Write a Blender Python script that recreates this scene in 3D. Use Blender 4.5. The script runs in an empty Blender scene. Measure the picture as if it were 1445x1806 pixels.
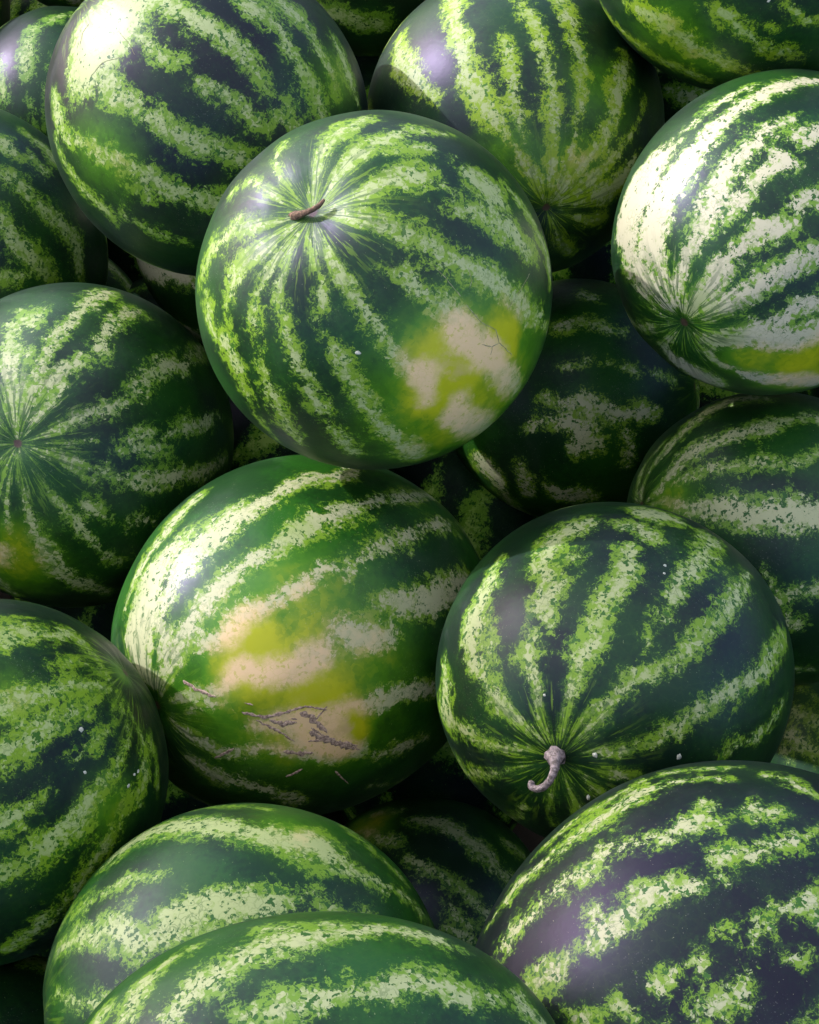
import bpy, bmesh, math, random
import numpy as np
from mathutils import Vector, Matrix
# ------------------------------------------------------------------ camera, sky, sun, exposure
scene = bpy.context.scene
cam_data = bpy.data.cameras.new("camera")
cam = bpy.data.objects.new("camera", cam_data)
scene.collection.objects.link(cam)
cam.location = (0, 0, 1.4500)
cam.rotation_euler = (math.radians(35), 0, 0)          # looking 55 degrees down on the heap
cam_data.sensor_fit = 'VERTICAL'
cam_data.sensor_height = 24
cam_data.angle_y = math.radians(36)
cam_data.clip_start = 0.01
cam_data.clip_end = 200
scene.camera = cam

SUN_AZ, SUN_EL = math.radians(-63), math.radians(29)    # azimuth from +Y towards +X, elevation
SUN_DIR = Vector((math.sin(SUN_AZ) * math.cos(SUN_EL), math.cos(SUN_AZ) * math.cos(SUN_EL), math.sin(SUN_EL)))
world = bpy.data.worlds.new("World")
scene.world = world
world.use_nodes = True
wn = world.node_tree
sky = wn.nodes.new('ShaderNodeTexSky')
sky.sky_type = 'NISHITA'
sky.sun_disc = False
sky.sun_elevation = SUN_EL
sky.sun_rotation = SUN_AZ
sky.air_density = 0.8
sky.dust_density = 3.0
sky.ozone_density = 0.6
bg = wn.nodes['Background']
bg.inputs['Strength'].default_value = 0.15
wn.links.new(sky.outputs['Color'], bg.inputs['Color'])
sun_data = bpy.data.lights.new("sun", 'SUN')
sun_data.energy = 2.0
sun_data.angle = math.radians(0.5)
sun_data.color = (1.0, 0.955, 0.93)
sun = bpy.data.objects.new("sun", sun_data)
sun.rotation_euler = SUN_DIR.to_track_quat('Z', 'Y').to_euler()
scene.collection.objects.link(sun)
scene.view_settings.view_transform = 'Standard'
scene.view_settings.look = 'None'
scene.view_settings.exposure = 1.45
scene.view_settings.gamma = 1
scene.cycles.max_bounces = 6

# ------------------------------------------------------------------ measured melons
# loc: centre (m); rot: columns are the melon's own axes, z through the visible end; a, b: half length, half width (m)
# stripes: pale bands as (longitude, latitude, half width mm); spots: ground spots (lon, lat, radius mm, strength)
CAM_Z = 1.4500
MELONS = {
 'A': dict(loc=(-0.0227, 0.7977, 0.593), rot=[[0.94018, 0.09727, -0.32649], [-0.1954, 0.93903, -0.28293], [0.27907, 0.3298, 0.90186]], a=0.1336, b=0.131,
  stripes=[[(167.5,85.7,1.5),(166.2,82.9,2.1),(152.6,73.8,3.9),(149.5,60.5,5.4),(156.9,53.8,5.6)],[(-151.8,84.3,1.5),(-165.1,83.4,2.6),(-168.7,75.2,6.4),(-175.5,66.8,6.7),(-172.5,53.3,8.6),(-167.9,45.1,7.3),(-166.5,38.9,3.9)],[(-135.0,84.9,1.5),(-147.2,83.6,2.9),(-138.9,74.1,8.7),(-146.9,66.1,7.1),(-144.0,57.7,7.9),(-141.9,52.5,4.5)],[(-151.2,40.9,10.0),(-143.8,37.9,5.3),(-133.4,40.0,8.7),(-127.7,35.1,7.9),(-124.4,29.6,4.1),(-121.4,18.2,3.1),(-117.5,5.5,2.8)],[(-128.7,84.3,1.8),(-123.3,73.4,5.3),(-124.8,61.2,4.7),(-121.7,54.5,5.5),(-119.2,51.0,3.6)],[(-114.3,45.5,4.2),(-112.2,39.0,6.9),(-110.3,31.0,7.0),(-107.5,20.9,7.0),(-104.5,12.6,5.2)],[(-107.4,85.2,1.7),(-116.1,82.4,3.5),(-111.4,74.7,4.1),(-110.4,67.1,5.8),(-108.3,61.2,4.9),(-102.9,55.6,4.2),(-100.0,51.2,5.9),(-96.5,44.3,7.6),(-94.2,35.8,7.7),(-91.7,28.2,7.0),(-90.2,19.2,7.6),(-88.7,9.2,7.7)],[(-106.1,86.0,1.6),(-96.8,82.9,3.0),(-79.5,75.0,3.9),(-75.2,67.0,3.3),(-77.6,62.0,4.5),(-83.9,57.3,3.0),(-82.9,52.7,4.7),(-79.0,47.4,5.3),(-77.8,40.6,7.8),(-76.0,33.8,7.8),(-75.9,25.8,7.8),(-75.1,17.3,9.1),(-72.4,4.8,11.3),(-72.7,-8.5,8.1)],[(-73.5,85.0,1.8),(-71.5,82.4,3.5),(-63.4,73.4,5.2),(-61.5,64.7,5.8),(-58.3,57.1,8.1),(-57.3,49.7,8.1),(-58.4,43.0,6.7),(-58.1,36.2,6.5),(-54.8,28.9,11.8),(-58.0,20.8,7.5)],[(-49.3,15.1,6.8),(-54.1,9.9,12.1),(-51.7,-7.0,14.3),(-49.0,-25.9,8.2)],[(-36.6,59.9,5.8),(-33.1,52.9,8.7),(-33.5,45.0,7.3),(-32.9,37.1,8.9),(-34.5,32.6,13.3),(-34.1,20.2,13.5),(-33.7,4.8,10.8),(-34.6,-12.3,8.0)],[(-18.0,87.2,1.9),(-11.3,80.9,4.7),(-10.6,73.1,6.8),(-12.9,65.2,6.7),(-13.6,55.6,7.7),(-14.1,47.2,8.6),(-13.9,38.3,9.3),(-13.8,28.1,9.5),(-15.2,17.3,10.4),(-14.0,5.8,8.7),(-9.6,-14.7,6.4)],[(-1.1,86.7,2.0),(9.9,81.3,4.1),(16.0,74.3,6.7),(24.3,66.8,10.2),(24.7,58.9,10.5),(25.0,52.3,7.0)],[(24.6,37.2,13.0),(19.9,32.6,15.7),(16.7,29.2,10.5)],[(8.1,50.3,2.7),(7.6,43.7,6.9),(5.7,36.5,8.4),(6.9,26.2,12.5),(3.6,18.7,9.3),(3.7,12.7,4.1)],[(48.4,87.7,1.8),(41.6,85.1,3.6),(57.8,76.7,6.9),(57.2,67.9,9.0),(55.8,57.7,7.9),(56.2,45.1,6.3),(49.3,35.3,6.6)],[(113.6,88.9,1.4),(94.3,88.2,2.6),(89.1,76.4,5.8),(87.2,66.7,7.0),(81.1,56.8,8.9),(76.2,50.4,5.8)],[(153.1,85.1,1.5),(135.0,77.1,3.0),(129.8,65.2,3.8),(120.3,57.5,3.2)],[(25.5,22.3,6.2),(20.3,15.0,6.3),(14.6,6.8,7.6),(9.8,-2.0,10.2),(4.0,-5.0,7.9)],[(14.3,55.5,2.1),(19.0,50.9,3.1),(15.3,47.3,2.8)],[(45.2,60.4,3.2),(41.7,50.5,4.4),(34.8,42.1,4.4)]],
  spots=[(-45.4,12.3,91.2,0.72),(-44.2,26.0,45.6,1.3),(-30.0,16.8,34.7,1.15),(-56.8,21.3,30.7,1.05)],
  scars=[[(-21.6,50.2,0.4),(-23.4,45.1,0.5),(-25.8,38.2,0.5)],[(-27.0,35.6,0.5),(-28.4,27.9,0.4),(-26.9,21.4,0.5),(-29.1,17.2,0.6),(-28.7,8.2,0.5)],[(-33.5,22.9,0.4),(-31.8,19.0,0.5),(-29.1,17.2,0.5)],[(-33.8,17.5,0.4),(-31.5,18.6,0.5)],[(-19.2,21.1,0.4),(-12.4,18.8,0.4),(-3.5,14.8,0.4)],[(-14.9,39.8,0.3),(-18.5,37.2,0.4),(-21.5,36.9,0.3)]],
  specks=[(-70.8,45.5,3.4,2.2)],
  stem=[(-0.0143,-0.0009,0.1257,0.0036),(-0.0111,-0.0017,0.1283,0.0031),(-0.0072,-0.0018,0.1302,0.0023),(-0.0021,-0.0015,0.1319,0.0018),(0.0023,-0.0004,0.1328,0.0016),(0.0063,0.0014,0.1335,0.0016),(0.0089,0.0035,0.1341,0.0014),(0.0104,0.0058,0.1339,0.0009)],
 ),
 'B': dict(loc=(-0.1637, 1.0202, 0.5662), rot=[[0.53215, 0.48772, -0.69206], [-0.48562, 0.84541, 0.22239], [0.69354, 0.21773, 0.68673]], a=0.1339, b=0.13,
  stripes=[[(-1.2,55.6,22.9),(-15.5,59.4,28.2),(-37.4,59.1,35.7),(-55.6,54.0,24.9),(-66.7,50.9,9.4)],[(-45.3,44.3,11.0),(-47.4,40.7,9.9),(-44.6,34.8,9.5),(-42.3,28.1,8.9),(-39.7,17.0,7.9),(-36.3,9.6,8.8),(-32.0,3.1,6.9),(-30.1,-4.5,7.9),(-28.2,-10.3,6.3)],[(-2.0,45.4,8.5),(-2.3,37.8,10.1),(-3.1,29.2,11.1),(-3.2,21.0,9.4),(-4.4,13.8,7.7),(-5.7,8.2,6.0),(-6.6,3.5,3.4)],[(-23.7,48.0,6.2),(-22.4,38.4,4.6),(-22.5,31.0,3.5),(-17.0,28.9,1.6)],[(15.9,23.2,12.0),(15.1,16.8,9.4),(13.3,9.6,8.1),(8.1,3.0,7.1),(7.3,-2.9,8.8),(6.2,-9.4,7.4),(3.5,-15.4,6.3),(1.5,-20.0,5.0)],[(26.1,14.3,8.4),(26.2,7.8,7.4),(23.3,0.7,7.0),(20.0,-6.4,4.8),(17.6,-12.8,4.4),(13.8,-18.9,3.8)],[(-21.3,22.8,3.7),(-19.0,15.8,5.6),(-17.8,9.0,5.0),(-18.2,1.7,5.0),(-17.3,-4.9,2.8)],[(-12.1,-2.8,2.8),(-10.4,-8.0,3.9),(-10.2,-13.8,3.3)],[(-5.6,-4.1,2.5),(-7.4,-7.8,2.8)],[(34.8,-8.9,4.9),(32.1,-15.4,8.2),(28.5,-20.1,10.6),(28.1,-26.5,6.1),(27.9,-32.1,4.2)],[(-83.1,39.0,3.5),(-73.2,31.9,7.9),(-65.5,25.0,7.0),(-59.8,17.3,7.2),(-55.8,9.5,9.8),(-53.3,2.1,9.5),(-48.9,-5.4,9.5),(-45.2,-10.5,7.3)],[(-62.9,11.3,5.2),(-63.5,7.5,3.2)],[(-89.2,51.3,10.4),(-88.2,42.4,7.2),(-82.6,34.7,2.2)],[(-98.9,38.8,4.8),(-93.2,26.7,5.7),(-88.4,18.7,7.3),(-85.6,11.3,8.3),(-85.0,7.0,4.3)],[(-78.1,6.7,5.4),(-75.4,0.9,6.4),(-72.3,-5.2,4.7),(-68.4,-11.5,2.6)]],
  spots=[(-66.4,26.4,47.9,0.4),(19.1,-16.6,35.7,0.4)],
  scars=[[(-53.5,62.5,0.6),(-48.2,66.2,0.9),(-39.4,67.4,1.0)],[(-26.7,53.8,0.4),(-27.8,46.2,0.4),(-29.4,42.5,0.3)],[(-53.4,49.0,0.4),(-43.4,49.5,0.5),(-35.0,45.9,0.3)]],
 ),
 'C': dict(loc=(0.0919, 1.0772, 0.5059), rot=[[0.98145, 0.12627, 0.14426], [0.10996, 0.24564, -0.9631], [-0.15705, 0.9611, 0.2272]], a=0.1415, b=0.1286,
  stripes=[[(148.4,-2.3,5.5),(149.8,9.8,13.2),(147.8,23.8,9.4),(146.4,31.8,5.0)],[(158.5,-20.5,11.5),(152.0,-22.5,13.2),(146.1,-24.2,8.8)],[(121.5,-5.3,10.3),(125.0,13.3,10.1),(126.5,24.5,9.3),(128.8,33.0,8.9),(129.5,41.0,10.8),(129.9,47.9,9.1),(127.0,54.1,8.1),(125.3,62.2,4.9),(124.5,68.4,6.5),(120.2,76.8,6.5),(114.5,87.2,1.6)],[(110.4,26.8,5.9),(110.4,35.7,7.4),(112.1,42.7,6.5),(114.1,49.5,6.4),(116.1,55.4,7.1),(115.2,63.4,3.2)],[(101.4,8.4,5.4),(98.0,19.5,8.7),(97.1,28.2,6.8),(94.9,36.9,8.4),(94.8,43.3,6.7),(93.2,50.9,6.0),(92.1,58.4,4.7),(93.6,66.6,5.0),(92.5,74.2,6.0),(83.6,87.3,1.7)],[(84.9,9.5,5.5),(82.5,21.5,7.4),(79.4,32.1,7.3),(78.1,39.5,4.7),(75.7,47.0,4.3),(74.6,54.7,4.3),(73.8,62.3,4.2),(75.0,71.1,6.4),(67.8,85.2,2.5)],[(56.0,23.9,4.1),(56.8,34.4,9.4),(55.9,43.2,9.9),(53.2,51.1,7.0),(53.7,59.4,7.5),(55.8,67.2,6.7),(58.2,76.0,5.6),(51.9,86.6,2.3)],[(40.3,33.3,2.6),(37.7,43.3,2.5),(36.6,52.4,4.8),(37.0,63.9,7.5),(34.1,75.0,8.0),(30.3,84.6,4.8)],[(23.2,49.5,3.8),(17.9,58.0,12.5),(13.1,68.8,10.2),(11.8,79.8,3.9)],[(-9.6,84.6,2.1),(-16.8,74.2,5.3),(-17.3,65.0,3.6)],[(-55.7,85.5,2.0),(-60.9,74.8,5.1),(-57.2,61.7,5.2)]],
  spots=[(126.5,65.9,50.0,0.36),(64.7,45.7,54.9,0.36),(73.6,72.4,54.8,0.38)],
 ),
 'D': dict(loc=(0.2766, 1.1119, 0.6836), rot=[[-0.08353, 0.43425, 0.89691], [0.57157, 0.75816, -0.31384], [-0.81629, 0.48644, -0.31153]], a=0.1377, b=0.1311,
  stripes=[[(-102.7,-27.2,7.2),(-107.8,-20.2,9.2),(-108.8,-13.9,13.5),(-109.4,-7.2,11.9),(-107.5,-2.2,9.2),(-109.0,1.8,7.4),(-107.8,7.9,6.9),(-106.4,14.1,7.1),(-105.9,19.8,4.2)],[(-127.0,-3.4,6.5),(-125.6,3.0,7.5),(-123.2,8.7,6.3),(-120.8,14.3,6.6),(-119.9,19.8,7.2),(-120.8,25.1,5.3),(-115.8,32.1,2.8)],[(-127.2,15.6,3.7)],[(-137.3,16.3,4.7),(-135.0,23.4,5.9),(-135.4,28.7,6.2)],[(-72.7,-33.7,2.4),(-82.2,-25.6,2.8),(-86.9,-16.4,3.6),(-91.0,-6.1,5.1),(-92.6,2.5,6.7),(-90.4,9.4,4.0)]],
  spots=[(-103.9,-6.1,66.3,0.38)],
  specks=[(-136.2,9.9,2.5,1.7)],
 ),
 'E': dict(loc=(0.2858, 0.8782, 0.5718), rot=[[0.64262, -0.43688, -0.62942], [-0.43946, 0.46276, -0.76989], [0.62762, 0.77135, 0.10539]], a=0.1428, b=0.121,
  stripes=[[(109.1,82.2,6.9),(118.7,71.3,10.2),(123.7,57.8,10.6),(123.3,45.1,23.4),(111.3,37.8,25.7),(102.4,30.9,17.5),(95.3,27.9,12.2),(91.0,23.6,6.3)],[(96.2,24.6,5.9),(89.5,17.5,5.6),(85.1,9.2,4.2),(79.2,-0.2,2.8)],[(88.6,82.2,4.1),(96.0,68.8,8.3),(101.5,58.6,16.2),(96.4,48.6,17.6),(90.0,41.2,16.4),(84.3,33.9,15.3),(80.0,27.1,11.9),(77.4,19.5,9.7),(74.9,12.6,8.3),(71.7,6.4,8.5),(68.7,-0.1,8.1),(66.0,-7.0,7.8),(60.1,-14.0,8.6)],[(73.7,81.4,3.5),(72.7,72.2,5.2),(68.9,63.2,8.3),(63.5,54.6,9.5),(63.2,45.9,9.5),(63.9,38.4,9.0),(63.0,30.1,8.0),(60.2,25.0,6.5),(59.3,16.8,6.7),(55.6,10.6,3.1)],[(46.6,83.0,7.5),(35.2,74.3,9.9),(38.3,64.6,9.9),(37.3,57.5,7.3),(35.6,51.5,6.8),(35.0,46.0,8.5),(30.5,41.9,8.5),(25.5,39.1,4.4)],[(52.4,49.6,5.1),(50.4,43.1,7.1),(50.4,37.0,7.1),(49.0,30.8,7.8),(46.5,25.1,10.4),(42.8,22.8,4.3)],[(7.9,78.2,6.3),(11.0,67.5,7.5),(12.5,58.9,7.4),(11.3,51.3,7.4),(11.6,43.3,8.1),(9.7,37.4,6.9)],[(31.6,32.5,5.7),(28.2,26.5,4.9)],[(46.2,15.1,8.0),(44.2,8.9,8.0)],[(-45.1,79.3,7.6),(-29.2,70.9,10.4),(-22.1,63.6,11.6),(-15.4,56.3,8.4),(-9.0,48.5,5.5),(-9.7,42.5,5.4)],[(-25.8,60.0,12.0),(-28.6,51.6,12.3),(-27.9,42.6,11.0)],[(-57.1,83.9,2.7),(-72.3,70.7,5.5),(-67.4,56.4,9.3),(-62.0,43.9,9.6),(-63.4,31.9,10.1)],[(-154.0,83.7,1.8),(-147.9,71.0,5.1),(-127.9,67.6,13.1),(-109.8,61.4,19.7)],[(168.8,84.5,2.0),(136.7,73.8,4.9),(136.0,61.9,3.8),(136.9,54.3,2.3)],[(177.5,81.3,1.8),(-176.0,68.1,3.2),(-175.8,50.4,2.8)]],
  spots=[(-49.5,41.8,49.8,0.85),(-49.1,61.6,32.9,0.6)],
 ),
 'F': dict(loc=(0.1583, 0.9669, 0.2592), rot=[[0.30199, -0.07965, 0.94998], [0.5468, 0.83076, -0.10417], [-0.78091, 0.5509, 0.29443]], a=0.1231, b=0.1173,
  stripes=[[(148.0,6.0,7.2),(146.2,13.6,6.6),(146.5,20.6,5.8),(149.2,27.8,7.1),(149.6,33.7,2.8)],[(170.4,7.4,2.3),(170.1,14.3,2.8),(167.1,18.5,4.5)],[(168.7,27.6,4.1),(171.1,34.1,4.9),(172.6,40.2,3.2)],[(172.7,49.5,2.6),(177.9,61.5,3.0)],[(-177.2,-1.1,4.9),(-173.4,6.9,6.3),(-173.9,15.2,10.3),(-169.7,23.2,11.7),(-163.1,31.2,7.7),(-163.2,40.7,9.1),(-158.9,49.0,3.9)],[(-164.0,-10.0,6.4),(-165.6,-2.4,5.0),(-166.0,7.4,9.1),(-160.4,13.7,13.1),(-153.2,9.8,8.0),(-153.8,18.4,8.3)],[(-154.9,31.7,5.7),(-146.0,32.0,5.3),(-137.6,29.9,5.5)],[(-145.9,-16.2,5.8),(-138.2,-15.5,8.4),(-127.6,-17.9,6.6),(-139.6,-9.1,2.2)],[(-133.5,-6.7,7.2),(-127.2,0.8,12.1),(-123.2,10.1,7.2)],[(-142.4,-36.7,15.4),(-136.4,-31.2,12.0),(-122.9,-30.9,6.1),(-105.4,-29.1,7.4),(-94.8,-23.8,6.9)],[(125.4,13.5,6.6),(127.1,19.4,5.1)]],
 ),
 'G': dict(loc=(0.3088, 0.7397, 0.3546), rot=[[0.2795, 0.21223, -0.9364], [-0.55072, 0.83433, 0.02472], [0.78651, 0.50878, 0.35007]], a=0.1325, b=0.1227,
  stripes=[[(77.8,36.8,9.7),(77.0,44.4,10.8),(77.8,51.9,6.8),(74.0,61.5,5.1),(75.1,71.1,4.3),(84.1,80.0,3.2),(122.4,88.3,2.0)],[(75.8,31.9,7.9),(69.1,26.2,5.1)],[(49.0,11.9,7.6),(48.6,20.8,6.4),(45.3,29.4,8.0),(45.1,36.1,8.5),(45.2,43.5,7.5),(45.8,51.3,7.5),(45.4,58.3,8.9),(42.2,65.5,8.0),(34.2,71.7,6.1),(22.3,76.4,4.1),(8.5,84.7,1.5)],[(31.0,15.2,5.3),(26.3,22.6,5.5),(24.4,30.9,3.7),(26.5,36.7,4.9),(24.3,41.5,4.9),(26.0,45.1,2.6),(27.9,54.0,3.8),(26.2,60.9,4.0),(22.6,67.7,4.1)],[(6.0,14.8,15.5),(3.4,23.8,15.5),(2.3,31.8,13.1),(-0.0,38.6,12.4),(2.9,45.1,11.9),(1.6,51.4,11.4),(-0.2,59.5,8.4),(4.4,67.7,3.9),(-4.4,82.9,1.3)],[(-19.6,8.4,5.9),(-24.3,15.5,4.9),(-27.4,19.3,6.1),(-25.2,24.5,3.2),(-19.1,26.5,3.2)],[(-36.3,13.7,6.4),(-36.7,9.0,3.6)],[(-58.0,1.7,3.8),(-59.1,-7.4,3.8)],[(137.4,83.6,2.1),(120.0,75.5,2.7),(100.2,69.6,2.7)],[(156.3,84.4,1.7),(106.3,72.3,2.0),(89.5,64.2,2.7)]],
  spots=[(7.2,69.7,31.4,0.5)],
 ),
 'H': dict(loc=(0.1467, 0.561, 0.4423), rot=[[0.90889, -0.14878, -0.3896], [-0.23921, 0.57927, -0.77925], [0.34162, 0.80144, 0.4909]], a=0.1301, b=0.1263,
  stripes=[[(88.9,7.3,10.7),(95.3,11.5,11.5),(98.8,18.2,10.9),(99.6,26.9,10.1),(93.8,36.0,10.1),(98.4,40.9,10.7),(94.4,45.3,6.7)],[(88.2,24.5,3.8)],[(77.3,4.5,8.6),(70.0,6.3,9.7),(66.5,9.4,6.3)],[(71.8,-9.4,19.3),(66.9,-11.1,11.6)],[(72.2,17.4,8.3),(69.2,27.3,8.8),(72.0,36.0,8.3),(72.1,44.6,8.7),(72.9,52.1,8.1),(74.3,59.4,6.7),(74.7,67.2,4.7),(74.2,74.3,3.8),(74.1,81.6,1.8)],[(51.9,-10.0,9.2),(50.9,7.7,8.3),(53.6,18.9,6.7),(51.6,27.7,7.9),(50.7,33.5,5.2)],[(51.8,42.1,4.4),(49.8,44.8,2.0)],[(35.8,-5.5,6.2),(35.9,7.9,7.5),(36.5,20.4,6.8),(36.5,30.4,5.9),(36.8,39.9,5.2),(39.9,48.8,8.0),(43.7,55.1,9.4),(44.4,63.5,5.7),(45.4,72.0,5.1),(43.8,80.5,1.7)],[(51.1,65.9,3.7),(55.6,74.4,2.0),(57.2,83.2,0.9)],[(14.1,-4.5,3.2),(14.6,10.7,8.0),(13.5,21.5,8.8),(14.9,33.1,9.2),(14.3,43.2,7.3),(10.9,52.8,5.4),(8.4,61.2,4.4),(9.0,70.4,3.5),(20.5,80.6,1.6)],[(-2.3,5.5,2.4),(-5.3,17.6,5.7),(-6.9,28.2,6.0),(-7.3,36.7,3.8)],[(102.9,50.2,5.5),(103.9,57.2,7.1),(102.5,64.2,6.4),(103.9,70.9,4.5),(106.2,78.7,2.9),(106.7,83.5,1.3)],[(118.8,18.5,4.6),(123.5,28.5,10.1),(129.5,34.5,13.5),(135.2,41.4,12.2),(137.1,49.5,8.6),(137.6,59.2,7.1),(136.5,67.4,6.9),(132.4,75.2,4.8),(126.1,82.6,2.1)],[(123.6,46.1,5.3),(127.8,51.8,3.7)],[(154.8,33.3,4.0),(162.4,41.5,8.4),(174.5,40.3,11.6),(175.3,50.5,6.1),(176.5,61.6,5.8),(173.0,72.5,3.6),(159.4,82.3,1.6)],[(-160.7,34.0,4.1),(-156.4,41.9,5.8),(-156.8,59.2,4.4),(-160.6,72.1,2.4),(-164.7,81.8,1.2)],[(-74.9,84.2,1.9),(-79.3,78.4,2.8),(-80.8,70.8,3.8)],[(-28.9,82.6,1.3),(-45.1,75.6,3.7),(-45.0,70.9,2.5)],[(-105.7,82.9,1.2),(-108.3,71.2,2.1),(-104.2,60.1,2.2)],[(-126.5,62.1,5.4),(-127.3,38.9,4.1)],[(-15.8,76.1,3.1),(-14.3,65.6,2.1)]],
  specks=[(59.6,18.0,1.9,1.5),(58.5,21.0,1.5,1.1),(96.4,69.1,1.5,1.5),(9.7,77.7,2.6,3.3),(-3.6,52.9,3.3,2.6),(-59.6,74.3,2.3,3.8)],
  stem=[(-0.0003,0.0035,0.1275,0.007),(0.0006,0.0042,0.13,0.0056),(0.0016,0.0042,0.1334,0.004200000000000001),(0.0027,0.0042,0.1376,0.0033),(0.0035,0.0025,0.1416,0.0029),(0.0026,-0.0012,0.1445,0.0025),(-0.0005,-0.0062,0.146,0.0024),(-0.0059,-0.0108,0.1454,0.0023),(-0.0111,-0.0126,0.1437,0.0022),(-0.0144,-0.0114,0.142,0.0023),(-0.0138,-0.0089,0.1412,0.0019)],
 ),
 'I': dict(loc=(-0.0852, 0.6498, 0.3475), rot=[[0.75988, -0.17018, -0.6274], [-0.37286, 0.67648, -0.63509], [0.5325, 0.71653, 0.45059]], a=0.1652, b=0.1437,
  stripes=[[(65.8,-14.9,4.4),(63.9,-2.3,8.2),(67.5,5.1,9.5),(68.6,13.7,10.2),(70.0,21.9,10.4),(72.0,31.1,12.0),(74.0,38.9,14.9),(79.4,46.5,16.5),(80.9,53.6,12.2),(81.2,61.8,9.5)],[(87.9,40.1,8.9),(96.2,49.9,17.8),(98.4,58.9,19.8),(104.4,68.2,21.8),(103.2,76.3,16.2),(50.7,82.6,7.1)],[(90.9,59.1,10.8),(68.0,68.3,9.0),(55.4,75.1,9.5)],[(98.5,23.1,7.2),(103.4,37.9,8.2),(110.6,47.8,5.7),(122.5,56.6,5.7)],[(49.7,-36.2,5.1),(47.9,-21.9,8.0),(47.6,-7.4,7.7),(50.0,4.1,7.8),(51.0,13.5,11.9),(52.6,22.9,11.7),(52.5,31.7,8.3),(54.9,39.0,7.6),(55.9,46.7,9.6),(56.8,52.9,9.6),(56.8,60.4,9.6),(55.3,68.4,9.7),(49.0,79.1,6.3)],[(29.5,-44.8,5.7),(35.2,-20.6,7.4),(34.3,-2.7,7.7),(33.9,10.4,6.8),(33.4,20.1,6.5),(37.2,24.1,7.7),(36.1,32.6,10.0),(36.6,41.0,8.6),(39.6,48.5,8.6),(37.1,56.2,10.4),(43.3,63.1,4.8)],[(13.1,-18.0,11.8),(14.2,-1.1,14.4),(17.0,10.3,10.5),(19.4,14.8,6.8)],[(9.2,16.9,10.3),(12.5,24.3,13.9),(18.9,29.4,8.4),(11.2,35.7,11.1),(10.9,43.5,10.9),(12.1,52.4,10.9),(19.9,57.1,8.3),(11.4,63.8,7.2),(15.3,74.1,6.6),(17.2,81.3,3.3)],[(-12.1,5.3,7.8),(-9.3,14.9,9.9),(-10.3,22.6,11.3),(-8.6,31.2,7.3),(-12.2,37.4,11.7),(-12.0,44.7,13.4),(-11.2,52.0,8.9),(-12.5,57.3,8.0)],[(-22.2,43.0,12.0),(-23.8,36.9,13.3),(-23.2,32.4,9.2)],[(-26.5,27.3,6.9),(-26.5,35.1,10.7),(-27.7,44.0,6.9),(-25.2,54.7,6.3),(-36.5,64.7,6.8),(-32.7,75.5,6.0),(-31.7,83.4,2.9)],[(-30.1,4.7,6.2),(-29.8,15.6,6.0),(-31.4,21.4,3.9)],[(-63.7,71.4,4.6),(-57.7,60.8,9.2),(-52.2,50.0,8.2),(-55.4,37.0,7.4)],[(-55.8,-2.1,5.4),(-47.3,17.7,4.8)],[(2.2,64.2,5.3),(4.6,70.6,4.1),(-3.3,76.6,1.8)]],
  spots=[(7.5,42.5,101.0,0.75),(19.4,51.8,48.4,1.15),(-1.7,39.3,44.6,1.1),(-16.1,35.4,34.8,1.45)],
  scars=[[(-4.2,60.0,1.0),(-8.1,54.1,1.2),(-6.8,49.6,1.2),(-5.3,42.9,0.8),(-8.4,37.2,0.8)],[(-9.4,56.4,1.0),(-15.4,50.6,1.0),(-20.9,46.0,0.8)],[(-21.0,42.3,0.9),(-20.2,37.2,1.3),(-23.2,32.4,1.4),(-26.5,27.3,1.2)],[(-14.9,41.8,0.8),(-21.7,34.8,1.2),(-24.6,28.3,1.0)],[(-26.1,48.6,1.3),(-27.0,44.1,1.8),(-26.2,40.4,1.4)],[(31.7,73.5,1.0),(17.5,70.9,1.4),(7.9,66.0,1.0)],[(-40.7,45.6,1.2),(-34.8,42.2,1.0)],[(-35.7,32.7,0.8),(-43.5,26.3,0.6)],[(-44.9,66.1,1.0),(-29.1,62.1,1.0)],[(-13.1,41.4,0.6),(-9.6,39.1,0.6),(-6.9,37.1,0.6)],[(-9.8,46.9,1.0),(-10.7,45.4,1.2)],[(-7.8,44.6,1.7),(-10.8,41.4,2.8),(-14.7,38.9,2.0),(-17.9,37.3,1.1)],[(-16.6,42.2,1.5),(-20.4,37.9,2.5),(-23.7,33.1,2.4),(-26.0,28.5,1.2)],[(-9.7,52.7,1.2),(-12.1,49.1,2.0),(-11.9,45.5,1.4)],[(1.2,58.7,0.8),(-0.9,56.6,0.6)]],
  specks=[(-36.8,-24.9,0.9,1.4)],
 ),
 'J': dict(loc=(0.1886, 0.3064, 0.496), rot=[[0.10225, -0.44417, -0.89009], [-0.57057, 0.70677, -0.41824], [0.81486, 0.55062, -0.18117]], a=0.1612, b=0.1378,
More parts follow.
